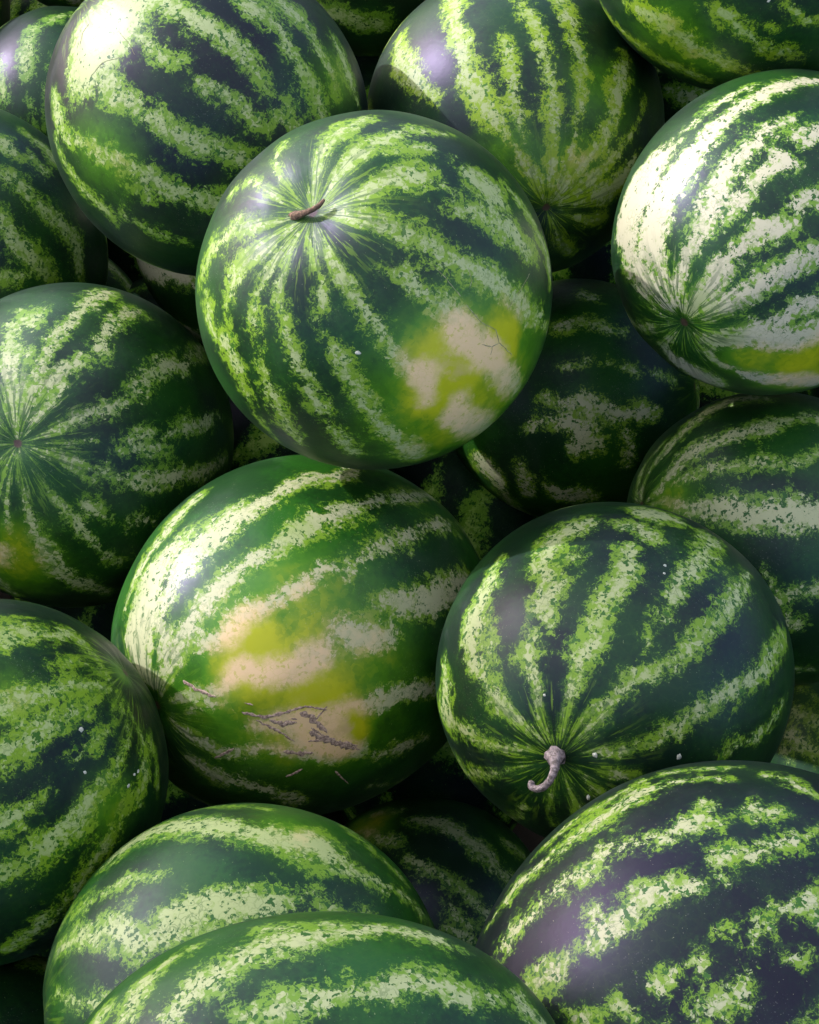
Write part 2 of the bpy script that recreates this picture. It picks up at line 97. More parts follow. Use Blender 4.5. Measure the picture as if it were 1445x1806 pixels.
  stripes=[[(96.9,42.4,2.5),(90.8,33.5,4.3),(88.4,27.7,4.8),(83.2,21.9,4.4),(82.7,15.7,5.5),(82.9,9.2,6.0),(82.4,3.3,6.2),(84.7,-3.2,9.0),(83.1,-6.7,4.0)],[(83.4,-10.1,3.5),(81.5,-16.2,4.5),(78.5,-21.2,2.5)],[(92.8,-10.8,2.3),(88.4,-18.1,3.1),(86.2,-25.7,2.3)],[(93.8,35.9,1.5),(94.0,24.1,1.5),(93.0,13.3,2.0),(90.5,3.6,2.5),(92.8,-6.3,3.1)],[(72.8,42.1,4.7),(72.0,35.4,6.1),(70.5,29.9,6.0),(70.0,24.1,7.2),(69.6,18.7,6.9),(67.9,13.6,7.5),(68.9,8.4,8.4),(66.7,2.9,5.8),(65.0,-2.0,6.7),(64.5,-7.3,7.8),(63.5,-11.2,6.8),(61.1,-13.4,2.2)],[(68.4,-12.1,3.6),(67.6,-15.6,1.6)],[(63.3,-18.2,3.5),(61.5,-21.8,7.0),(60.0,-25.6,6.9)],[(77.6,-30.9,5.0),(73.8,-34.7,5.4),(67.5,-37.0,3.0)],[(53.1,39.3,4.8),(51.0,33.1,5.7),(50.6,28.9,4.6),(48.2,27.4,1.5)],[(48.3,22.8,6.1),(49.6,18.5,7.2),(50.2,13.5,8.3),(50.5,7.8,8.2),(48.9,3.0,8.1),(47.4,-1.1,5.9),(48.2,-4.1,3.7)],[(55.0,18.5,3.7)],[(51.1,-7.7,4.3),(51.6,-11.7,4.2),(48.9,-15.2,3.6),(49.6,-20.0,4.8),(50.7,-25.1,5.0),(49.6,-28.1,2.9),(52.7,-33.3,2.8)],[(46.1,-7.4,3.0)],[(30.2,-3.9,3.1),(32.0,-8.0,4.1),(35.4,-12.0,2.6),(32.8,-15.5,4.4),(32.9,-20.2,5.8),(27.7,-20.2,5.2)],[(31.5,14.9,5.1),(32.8,11.5,3.7)],[(32.5,6.4,4.2),(34.0,4.1,3.2),(30.2,6.6,3.2)],[(35.1,-2.8,2.4),(35.4,-0.3,1.5)],[(23.2,11.1,5.0),(22.8,6.7,5.9),(23.0,2.4,6.7),(23.8,-1.1,4.1)],[(34.1,23.1,2.6),(30.3,23.2,2.6),(28.4,21.3,1.6)],[(35.9,32.7,3.3),(33.9,29.2,2.5)],[(23.6,16.6,2.7)],[(24.6,-9.4,3.3),(22.1,-10.8,2.5),(23.1,-13.0,2.5)],[(9.9,-9.9,2.7),(9.8,-5.5,1.8)]],
 ),
 'K': dict(loc=(-0.1053, 0.3284, 0.4286), rot=[[0.26454, -0.03079, -0.96388], [-0.55314, 0.81389, -0.17781], [0.78997, 0.5802, 0.19828]], a=0.1311, b=0.1272,
  stripes=[[(92.2,40.3,11.4),(93.9,33.9,18.8),(91.1,27.2,16.5),(82.5,18.5,14.0),(75.3,9.4,14.2),(68.4,0.7,13.7),(64.4,-8.3,14.8),(62.4,-18.1,17.2),(56.2,-23.4,9.7),(52.9,-30.8,6.3),(52.6,-40.2,6.2),(52.3,-50.0,6.3),(48.6,-55.3,5.0)],[(61.8,28.1,2.9),(68.2,38.6,4.7),(72.7,48.6,3.4),(87.1,57.4,4.5),(93.4,63.1,3.2)],[(70.7,66.7,6.2),(57.8,54.2,9.3),(47.8,41.5,13.0),(39.7,35.5,10.0),(41.8,26.1,16.0),(45.0,19.1,14.8),(43.6,10.0,15.7),(42.1,1.0,14.4),(41.9,-8.4,7.4)],[(41.4,-13.2,6.4),(39.4,-19.0,5.8),(38.5,-27.8,4.4)],[(38.9,68.4,7.2),(25.4,57.7,7.0),(22.7,48.1,6.9)],[(38.7,23.6,6.8)],[(102.8,17.5,3.0),(91.6,5.0,2.5),(84.8,-6.0,3.0)],[(83.1,-31.8,3.8),(72.1,-39.4,4.2),(65.8,-50.2,4.2)]],
  spots=[(67.4,-11.1,39.0,0.4)],
 ),
 'L': dict(loc=(-0.0455, 0.217, 0.6089), rot=[[0.16585, -0.01157, -0.98608], [-0.56563, 0.81798, -0.10473], [0.80781, 0.57513, 0.12911]], a=0.1325, b=0.096,
  stripes=[[(63.4,47.3,6.3),(75.8,43.1,6.5),(83.6,36.1,5.9),(86.6,30.6,4.9)],[(53.2,35.6,7.4),(61.8,30.3,8.3),(64.4,24.4,10.8),(69.8,19.4,8.7),(73.6,13.0,10.4),(74.4,5.2,11.9),(77.0,-4.2,7.9),(81.1,-14.2,8.9),(81.9,-24.4,9.2),(79.4,-33.3,5.0)],[(45.7,17.3,6.3),(47.4,10.6,8.1),(49.6,3.2,6.5),(51.2,-4.3,7.7),(52.4,-11.9,7.6),(56.0,-20.3,8.3),(53.4,-26.9,9.6),(55.1,-35.6,7.0),(54.5,-40.8,4.2)],[(59.7,-50.3,10.2),(53.6,-55.2,8.4)],[(79.4,53.3,5.7),(75.8,55.9,5.6)],[(57.8,37.8,2.3),(49.6,39.3,2.2)],[(83.8,14.0,3.3),(83.7,3.0,2.5),(82.1,-7.9,2.5)]],
 ),
 'M': dict(loc=(-0.2896, 0.8265, 0.3702), rot=[[0.99493, -0.00332, -0.10055], [-0.0577, 0.79986, -0.59741], [0.08241, 0.60018, 0.79561]], a=0.1429, b=0.1374,
  stripes=[[(100.4,45.4,9.2),(100.8,59.8,10.4),(97.6,69.9,8.1),(96.4,80.2,5.4),(102.3,88.2,1.4)],[(87.8,57.4,3.6),(87.1,68.8,3.3),(86.2,79.0,1.6),(90.2,88.2,0.7)],[(87.6,38.2,5.5),(90.2,45.6,6.9),(99.1,35.8,2.7)],[(71.2,17.5,8.1),(71.6,33.9,8.0),(73.4,44.1,8.1),(75.2,52.1,6.5),(76.2,58.7,5.0),(76.4,65.4,8.2),(75.6,73.5,6.2),(74.9,81.9,3.8),(78.1,88.2,1.4)],[(55.7,56.1,8.0),(61.2,62.5,10.7),(64.9,68.0,7.7),(65.4,75.2,4.1)],[(53.6,65.1,6.1),(50.8,72.6,6.1),(52.9,79.4,4.8),(53.0,86.3,1.3)],[(55.8,21.5,7.0),(58.3,32.0,8.0),(57.3,44.6,10.0),(51.8,47.5,7.7)],[(37.7,-5.1,7.2),(29.5,24.0,8.9),(31.7,32.6,8.1),(28.4,43.0,7.4),(25.4,47.2,7.1),(20.0,46.0,4.0)],[(21.1,51.3,3.4),(22.3,57.9,7.1),(24.7,64.6,7.3),(22.4,70.8,6.0),(17.5,78.2,3.1),(13.6,85.2,1.0)],[(10.3,10.3,4.2),(7.7,21.7,7.6),(6.0,31.7,7.5),(4.0,38.5,4.8)],[(6.0,44.2,2.9),(4.7,49.9,3.7),(2.0,55.8,1.6)],[(2.5,63.8,1.8),(1.5,71.0,1.3),(-0.5,79.3,0.6),(-1.6,87.2,0.5)],[(-1.7,41.6,4.0),(-1.9,47.3,4.7),(-4.5,55.1,2.3),(-3.8,59.5,1.6)],[(-5.1,5.1,5.0),(-10.3,21.3,7.9),(-12.9,32.4,7.7),(-16.9,41.1,8.2),(-19.5,49.2,7.5),(-20.7,54.4,5.2),(-18.4,61.4,4.4),(-17.6,69.0,4.6),(-16.2,76.5,3.1),(-18.1,83.8,1.3)],[(-14.1,60.7,2.8),(-13.7,65.7,2.1)],[(-27.7,60.9,1.8),(-27.1,66.3,1.6),(-26.2,73.0,1.0)],[(-34.6,33.2,5.0),(-35.8,39.7,6.0),(-43.0,43.9,5.3)],[(-44.7,49.7,4.8),(-43.9,55.9,4.5),(-45.0,61.9,2.9)],[(-57.0,35.2,5.7),(-58.1,45.0,5.6),(-58.8,52.6,6.3),(-57.8,59.5,6.2),(-58.2,66.2,4.8),(-58.3,73.2,3.5),(-58.0,80.6,1.9),(-58.1,87.1,0.8)],[(-70.8,20.9,6.6),(-75.0,31.4,9.5),(-80.7,39.7,10.4),(-81.6,48.7,8.0),(-83.4,57.1,6.5),(-84.4,64.5,5.5),(-84.4,72.5,3.0),(-83.7,81.4,1.4),(-83.0,87.5,0.7)],[(-102.1,60.3,2.0),(-104.4,69.3,1.7),(-104.3,79.2,1.4),(-107.3,86.8,0.7)],[(-106.6,44.9,5.4),(-105.0,51.0,4.0)],[(-107.0,22.6,6.4),(-109.6,31.4,4.8)],[(-111.7,71.9,2.2),(-116.9,81.8,1.4),(-125.7,88.4,0.5)],[(-132.4,81.7,1.3),(-156.6,88.3,0.5)],[(-179.8,82.0,1.8),(178.3,87.8,0.5)],[(147.1,78.7,2.6),(142.7,88.1,0.6)],[(124.2,72.0,4.0),(124.3,87.9,0.7)]],
  spots=[(-103.2,45.4,59.1,0.62)],
 ),
 'N': dict(loc=(-0.3008, 0.4827, 0.4316), rot=[[0.12626, -0.58902, 0.79819], [0.56899, 0.70212, 0.42812], [-0.8126, 0.4001, 0.4238]], a=0.1322, b=0.1247,
  stripes=[[(136.0,44.6,11.0),(129.5,52.6,13.7),(132.7,60.2,8.6),(120.0,66.8,7.4),(137.2,72.9,5.2),(168.6,76.1,2.8),(-175.0,75.7,1.8)],[(155.9,56.9,3.2),(155.0,63.7,2.7),(156.4,69.0,2.2),(170.4,73.6,5.7),(-172.9,75.0,1.8)],[(167.2,34.6,10.6),(167.2,37.2,11.5),(168.4,44.8,8.9),(170.4,52.7,7.6),(172.5,61.6,6.5),(179.0,66.9,6.5),(-173.6,71.1,6.5)],[(-177.1,29.6,10.7),(-176.4,36.4,9.5),(-177.0,44.2,8.3),(-175.5,51.5,5.9),(-171.3,58.6,4.7),(-170.1,64.6,2.1),(-169.3,73.6,0.8)],[(-158.0,44.5,2.8),(-153.8,52.1,4.7),(-152.7,57.7,3.8),(-150.5,64.0,2.7),(-163.5,73.5,1.0)],[(-160.5,18.5,8.5),(-158.4,22.9,7.8),(-157.0,28.9,6.0),(-155.2,35.1,4.4)],[(-147.6,8.1,8.8),(-145.4,14.1,9.7),(-144.3,22.1,11.1),(-142.3,30.1,11.3),(-141.7,37.6,9.8),(-139.5,45.0,5.5),(-136.2,50.5,5.2),(-135.3,57.2,5.2),(-134.2,64.0,4.2),(-144.4,70.3,2.6),(-163.9,74.6,1.3)],[(-117.9,44.8,3.4),(-111.9,52.7,6.3),(-112.2,59.2,5.0),(-118.7,65.9,3.0),(-135.3,70.7,1.9),(-161.7,75.5,1.2)],[(-120.9,-8.7,8.7),(-123.1,2.2,9.4),(-122.5,11.6,7.1),(-124.4,24.4,5.5),(-122.5,36.7,5.6),(-120.3,43.8,3.6)],[(-97.0,51.1,3.8),(-100.1,59.7,2.3),(-108.5,66.8,1.5)]],
  spots=[(166.3,41.1,36.5,0.35),(166.1,85.0,17.6,0.45),(-132.3,41.4,33.5,0.4)],
  specks=[(-164.6,53.4,2.6,2.6),(-149.9,44.9,2.2,1.8),(-122.4,53.5,1.5,1.5),(-124.8,49.5,1.9,2.6),(-119.6,55.0,1.5,2.3)],
 ),
 'O': dict(loc=(-0.4193, 1.0548, 0.3751), rot=[[-0.31106, 0.7552, 0.57698], [0.54512, 0.63909, -0.5426], [-0.77851, 0.14574, -0.61047]], a=0.136, b=0.1283,
  stripes=[[(144.3,-19.3,11.0),(144.1,-14.6,7.1)],[(127.5,-18.5,6.1),(126.3,-12.6,8.9),(127.3,-6.0,11.6),(127.2,-1.3,5.0)],[(138.1,-10.6,4.0),(138.1,-3.3,6.2)],[(155.4,-9.8,7.7),(153.2,-5.6,7.8),(153.2,1.1,7.7),(151.1,7.0,7.5),(147.8,12.4,9.0),(144.5,17.7,9.7),(143.0,23.6,10.6),(142.1,30.5,9.9),(144.9,36.4,8.0)],[(167.0,4.0,5.0),(168.9,9.3,10.6),(169.2,16.1,11.9),(166.7,22.3,10.5),(162.8,30.7,7.8)],[(-178.2,21.6,7.5),(175.9,25.2,7.5)]],
 ),
 'P': dict(loc=(-0.3552, 1.2792, 0.3456), rot=[[0.0, 0.99877, -0.04966], [0.31882, -0.04707, -0.94665], [-0.94782, -0.01583, -0.31843]], a=0.1081, b=0.1049,
  stripes=[[(-169.2,-18.8,6.4),(-169.6,-9.2,8.1),(-168.3,-0.1,9.1),(-169.2,9.2,7.2),(-170.3,17.0,4.3),(-173.0,27.1,4.3),(-175.3,37.1,1.9),(177.4,47.1,0.9)],[(-153.7,-2.4,3.4),(-156.1,10.3,5.2),(-156.6,20.7,7.1)],[(172.2,0.4,4.5),(174.0,7.1,3.0),(176.4,21.9,3.3),(178.0,30.3,3.3),(179.8,38.6,1.8),(176.1,47.1,0.9)],[(-179.5,-29.1,9.4),(172.2,-34.2,7.8)]],
 ),
 'Q': dict(loc=(-0.542, 1.3984, 0.3962), rot=[[0.0, 0.96389, 0.26629], [0.45759, 0.23677, -0.85706], [-0.88916, 0.12185, -0.44107]], a=0.1173, b=0.1138,
 ),
 'V': dict(loc=(-0.3402, 1.4724, 0.4649), rot=[[0.0, 0.82836, 0.5602], [0.72573, 0.38541, -0.56989], [-0.68798, 0.40656, -0.60117]], a=0.1163, b=0.1129,
 ),
 'R': dict(loc=(-0.0465, 1.3725, 0.4996), rot=[[-0.0399, 0.30111, 0.95275], [0.57312, 0.78797, -0.22503], [-0.8185, 0.53706, -0.20401]], a=0.1236, b=0.12,
  stripes=[[(-118.1,-6.6,8.8),(-117.9,2.3,11.8),(-116.8,13.1,10.7),(-116.4,22.7,10.8)]],
 ),
 'S': dict(loc=(-0.1577, 1.1111, 0.3335), rot=[[0.0, 0.97998, 0.19909], [0.48861, 0.17371, -0.85503], [-0.8725, 0.09728, -0.47883]], a=0.1133, b=0.11,
  stripes=[[(-105.1,2.6,14.1),(-115.2,11.9,15.3),(-131.8,18.5,12.7),(-142.2,25.4,11.1)]],
 ),
 'Z': dict(loc=(-0.3916, 1.1342, 0.16), rot=[[-0.18077, 0.5943, 0.78366], [0.56413, 0.71534, -0.41236], [-0.80566, 0.36754, -0.46457]], a=0.1114, b=0.1081,
 ),
 'T': dict(loc=(-0.134, 0.9284, 0.1861), rot=[[0.16945, -0.42516, 0.88912], [0.56528, 0.78094, 0.2657], [-0.80731, 0.45758, 0.37266]], a=0.1133, b=0.11,
 ),
 'Y': dict(loc=(0.253, 1.2452, 0.466), rot=[[0.22541, 0.54169, 0.80979], [0.55882, 0.60898, -0.56291], [-0.79807, 0.57941, -0.16544]], a=0.1091, b=0.1039,
  stripes=[[(-158.3,-7.0,2.8),(-155.5,1.9,5.5),(-152.8,11.2,6.9)],[(-144.3,20.2,5.9),(-143.4,32.2,9.1),(-147.7,37.5,6.3)],[(-157.2,15.9,5.4),(-159.1,27.9,4.0),(-157.2,42.7,2.7)]],
 ),
 'U': dict(loc=(0.0186, 0.4995, 0.1166), rot=[[0.40087, 0.53307, 0.74507], [0.52547, 0.53241, -0.66364], [-0.75045, 0.65755, -0.06669]], a=0.1109, b=0.1057,
  stripes=[[(120.4,-31.6,4.3),(117.0,-24.6,10.0),(114.3,-16.7,11.3),(113.0,-7.8,9.2),(112.4,0.1,10.7),(112.7,8.2,8.9),(112.8,14.9,7.2),(110.6,21.6,6.1)],[(121.5,-52.5,5.3),(117.1,-43.3,4.5),(112.6,-35.5,3.6)],[(141.0,-47.9,3.4),(140.6,-35.2,4.4),(138.8,-25.8,4.4)],[(140.5,-16.3,3.3),(139.9,-8.9,6.7),(137.6,-2.4,7.9),(136.2,4.8,6.7),(135.8,13.1,4.8),(135.0,20.6,5.5),(134.5,27.0,4.8)],[(95.7,3.0,3.9),(93.4,9.2,7.3),(87.5,15.6,5.6)],[(148.1,4.6,2.5),(146.5,11.7,4.1),(145.7,19.7,4.1),(145.2,24.6,2.0)],[(152.9,16.9,4.0),(150.8,23.7,5.1),(148.9,30.3,3.1)]],
  spots=[(133.0,-48.5,34.0,0.6)],
 ),
 'X': dict(loc=(-0.4322, 0.3989, 0.1081), rot=[[0.82285, 0.37899, 0.42343], [0.32594, 0.2956, -0.89799], [-0.46549, 0.87692, 0.11971]], a=0.0984, b=0.0956,
 ),
 'g1': dict(loc=(0.1741, 1.2048, 0.2393), rot=[[0.0, 0.87405, 0.48583], [0.35768, 0.45369, -0.81623], [-0.93385, 0.17377, -0.31263]], a=0.1185, b=0.115,
 ),
 'g2': dict(loc=(0.3287, 1.0652, 0.1284), rot=[[0.4731, 0.28265, 0.83444], [0.50533, 0.68879, -0.51982], [-0.72168, 0.66759, 0.18304]], a=0.1161, b=0.1127,
 ),
 'g3': dict(loc=(0.0749, 0.9384, 0.1128), rot=[[0.0, 0.97728, 0.21197], [-0.8307, -0.11801, 0.54406], [0.55671, -0.17608, 0.81183]], a=0.115, b=0.1117,
 ),
 'g4': dict(loc=(-0.2413, 1.1191, 0.121), rot=[[0.31164, -0.49192, 0.81296], [0.54501, 0.79337, 0.27115], [-0.77836, 0.35857, 0.51535]], a=0.1154, b=0.1121,
 ),
 'g5': dict(loc=(0.0199, 0.6609, 0.1107), rot=[[0.31111, 0.67434, -0.66969], [-0.54511, 0.70384, 0.45549], [0.7785, 0.22335, 0.58656]], a=0.1039, b=0.1009,
 ),
 'g6': dict(loc=(-0.3269, 0.4921, 0.0948), rot=[[-0.03546, -0.6766, 0.7355], [0.57322, 0.58909, 0.56956], [-0.81864, 0.4418, 0.36695]], a=0.0903, b=0.0877,
 ),
 'g7': dict(loc=(-0.2082, 0.6558, 0.1093), rot=[[0.16167, -0.14996, 0.97538], [0.56603, 0.82373, 0.03282], [-0.80838, 0.54679, 0.21806]], a=0.1011, b=0.0981,
 ),
 'g9': dict(loc=(-0.292, 0.8176, 0.1082), rot=[[0.0, 0.92657, 0.37612], [-0.74441, -0.25114, 0.61869], [0.66772, -0.27999, 0.68975]], a=0.1046, b=0.1016,
 ),
 'g10': dict(loc=(-0.0463, 1.4021, 0.2641), rot=[[0.68406, -0.51363, 0.51792], [0.41838, 0.85792, 0.29822], [-0.59751, 0.01268, 0.80176]], a=0.1185, b=0.115,
 ),
 'g11': dict(loc=(-0.3473, 1.3463, 0.1158), rot=[[0.0, 0.85095, 0.52524], [0.51268, 0.45097, -0.73061], [-0.85858, 0.26928, -0.43626]], a=0.1175, b=0.1141,
 ),
 'W': dict(loc=(0.4089, 0.6415, 0.1148), rot=[[0.82664, 0.42249, 0.37171], [0.32277, 0.18512, -0.9282], [-0.46096, 0.88726, 0.01666]], a=0.1045, b=0.1015,
  stripes=[[(151.8,-68.6,3.1),(144.8,-44.5,3.6),(136.7,-22.5,3.0)],[(154.6,-41.0,4.4),(151.6,-26.4,8.7),(144.5,-13.9,8.7),(142.0,-5.7,7.2)],[(161.8,-26.0,4.4),(158.5,-12.1,8.7),(152.7,0.1,8.5)],[(168.4,-16.7,4.6),(165.5,-4.2,7.5)]],
 ),
}

GROUP = 'watermelons heaped in the pile'
LABELS = {
 'A': 'round watermelon on top with brown stem stub and yellow ground spot',
 'B': 'dark watermelon with a big whitish patch on its upper left end',
 'C': 'watermelon with a starburst blossom end pointing down behind the melon with the brown stem stub',
 'D': 'watermelon cut off by the top right corner of the picture',
 'E': 'pale watermelon at the right edge, its blossom end half in a sharp shadow',
 'F': 'shaded dark watermelon sunk behind and right of the melon with the brown stem stub',
 'G': 'watermelon at the right edge with a broad pale blue-white band, under the pale half-shadowed one',
 'H': 'watermelon with a curled greyish stem hanging from its lower end',
 'I': 'oblong watermelon with scratched scars across a big yellow ground spot',
 'J': 'big blackish watermelon with narrow broken pale bands in the bottom right corner',
 'K': 'green watermelon with a broad mottled band, behind the melon at the bottom edge',
 'L': 'long green watermelon cut off by the bottom edge, in front of all the others',
 'M': 'watermelon at the left edge showing a starburst blossom end with a brown dot',
 'N': 'watermelon at the left edge with a yellow-green blossom nub and white specks',
 'O': 'watermelon at the left edge above the starburst one, under the white-patched one',
 'P': 'bluish shaded watermelon in the top left, behind the white-patched one',
 'Q': 'sliver of a yellow-green watermelon in the very top left corner',
 'V': 'tip of a pale watermelon at the top edge left of the white-patched one',
 'R': 'dark watermelon at the top edge between the white-patched one and the downward starburst',
 'S': 'pale watermelon glimpsed in the gap below the white-patched one',
 'Z': 'shaded watermelon deep in the gap at the left, beside the pale glimpsed one',
 'T': 'almost black watermelon deep in the gap left of the picture centre',
 'Y': 'shaded watermelon deep under the top right corner melon',
 'U': 'dark watermelon low in the gap below the scarred one and the curled-stem one',
 'X': 'sliver of a watermelon in the very bottom left corner',
 'g1': 'almost black watermelon deep in the gap under the downward starburst melon',
 'g2': 'almost black watermelon deep in the gap between the right edge melons',
 'g3': 'almost black watermelon deep in the gap above the scarred and curled-stem melons',
 'g4': 'almost black watermelon deep in the gap left of the brown stem stub melon',
 'g5': 'almost black watermelon deepest in the gap between scarred and curled-stem melons',
 'g6': 'almost black watermelon deep in the bottom left gap below the yellow-green nub melon',
 'g7': 'almost black watermelon deep between the nub melon and the scarred melon',
 'g9': 'almost black watermelon deep in the gap under the left starburst melon',
 'g10': 'almost black watermelon deep in the gap between the two top melons',
 'g11': 'almost black watermelon deep below where the white-patched melon meets the left one',
 'W': 'mottled light green watermelon at the right edge, low behind the curled-stem one',
}
# look of each rind: dark = 0 blackish blue-green .. 1 mid green; pale = whiteness of bands; hole = laciness; lime = yellowness
LOOK = {
 'A': (.45, .42, .55, .60), 'B': (.12, .42, .60, .45), 'C': (.25, .42, .50, 1.0), 'D': (.40, .28, .55, .85),
 'E': (.35, .85, .45, .30), 'F': (.50, .66, .65, .50), 'G': (.45, .60, .70, .25), 'H': (.25, .48, .70, .50),
 'I': (.85, .66, .60, .45), 'J': (.00, .66, .65, .50), 'K': (.65, .38, .80, .35), 'L': (.65, .50, .65, .30),
 'M': (.40, .58, .65, .30), 'N': (.18, .34, .75, .60), 'O': (.40, .36, .65, .45), 'P': (.30, .30, .60, .10),
 'Q': (.6, .4, .5, .7), 'V': (.5, .8, .5, .3), 'R': (.25, .35, .5, .3), 'S': (.5, .8, .4, .3), 'Z': (.4, .6, .5, .3),
 'Y': (.2, .5, .5, .3), 'U': (.45, .50, .60, .25), 'X': (.4, .4, .5, .3), 'W': (.60, .42, .80, .50),
}

# ------------------------------------------------------------------ materials
class NT:
    """small helper that writes shader node graphs"""
    def __init__(self, mat):
        mat.use_nodes = True
        self.t = mat.node_tree
        self.bsdf = self.t.nodes['Principled BSDF']
    def node(self, kind, **kw):
        n = self.t.nodes.new(kind)
        for k, v in kw.items():
            setattr(n, k, v)
        return n
    def put(self, sock, v):
        if hasattr(v, 'is_linked') or isinstance(v, bpy.types.NodeSocket):
            self.t.links.new(v, sock)
        else:
            sock.default_value = v
    def math(self, op, a, b=0.0, c=0.0, clamp=False):
        n = self.node('ShaderNodeMath', operation=op, use_clamp=clamp)
        for i, v in enumerate((a, b, c)):
            self.put(n.inputs[i], v)
        return n.outputs[0]
    def vmath(self, op, a, b=(0, 0, 0), scale=1.0):
        n = self.node('ShaderNodeVectorMath', operation=op)
        self.put(n.inputs[0], a)
        if op == 'SCALE':
            self.put([i for i in n.inputs if i.name == 'Scale'][0], scale)
        else:
            self.put(n.inputs[1], b)
        return n.outputs[0]
    def smooth(self, v, lo, hi, a=0.0, b=1.0):
        n = self.node('ShaderNodeMapRange', interpolation_type='SMOOTHSTEP')
        for nm, x in (('Value', v), ('From Min', lo), ('From Max', hi), ('To Min', a), ('To Max', b)):
            self.put(n.inputs[nm], x)
        return n.outputs['Result']
    def lin(self, v, lo, hi, a=0.0, b=1.0):
        n = self.node('ShaderNodeMapRange')
        for nm, x in (('Value', v), ('From Min', lo), ('From Max', hi), ('To Min', a), ('To Max', b)):
            self.put(n.inputs[nm], x)
        return n.outputs['Result']
    def noise(self, vec, scale, detail=3.0, rough=0.55, dist=0.0):
        n = self.node('ShaderNodeTexNoise', noise_dimensions='3D')
        for nm, x in (('Vector', vec), ('Scale', scale), ('Detail', detail), ('Roughness', rough), ('Distortion', dist)):
            self.put(n.inputs[nm], x)
        return n.outputs
    def voronoi(self, vec, scale, feature='F1'):
        n = self.node('ShaderNodeTexVoronoi', feature=feature)
        self.put(n.inputs['Vector'], vec); self.put(n.inputs['Scale'], scale)
        return n.outputs
    def mix(self, f, a, b):
        n = self.node('ShaderNodeMix', data_type='RGBA')
        self.put(n.inputs[0], f)
        self.put(n.inputs[6], a if not isinstance(a, tuple) else (*a, 1.0)[:4])
        self.put(n.inputs[7], b if not isinstance(b, tuple) else (*b, 1.0)[:4])
        return n.outputs[2]
    def fmix(self, f, a, b):
        n = self.node('ShaderNodeMix', data_type='FLOAT')
        self.put(n.inputs[0], f); self.put(n.inputs[2], a); self.put(n.inputs[3], b)
        return n.outputs[0]
    def attr(self, name, kind='GEOMETRY'):
        return self.node('ShaderNodeAttribute', attribute_type=kind, attribute_name=name).outputs


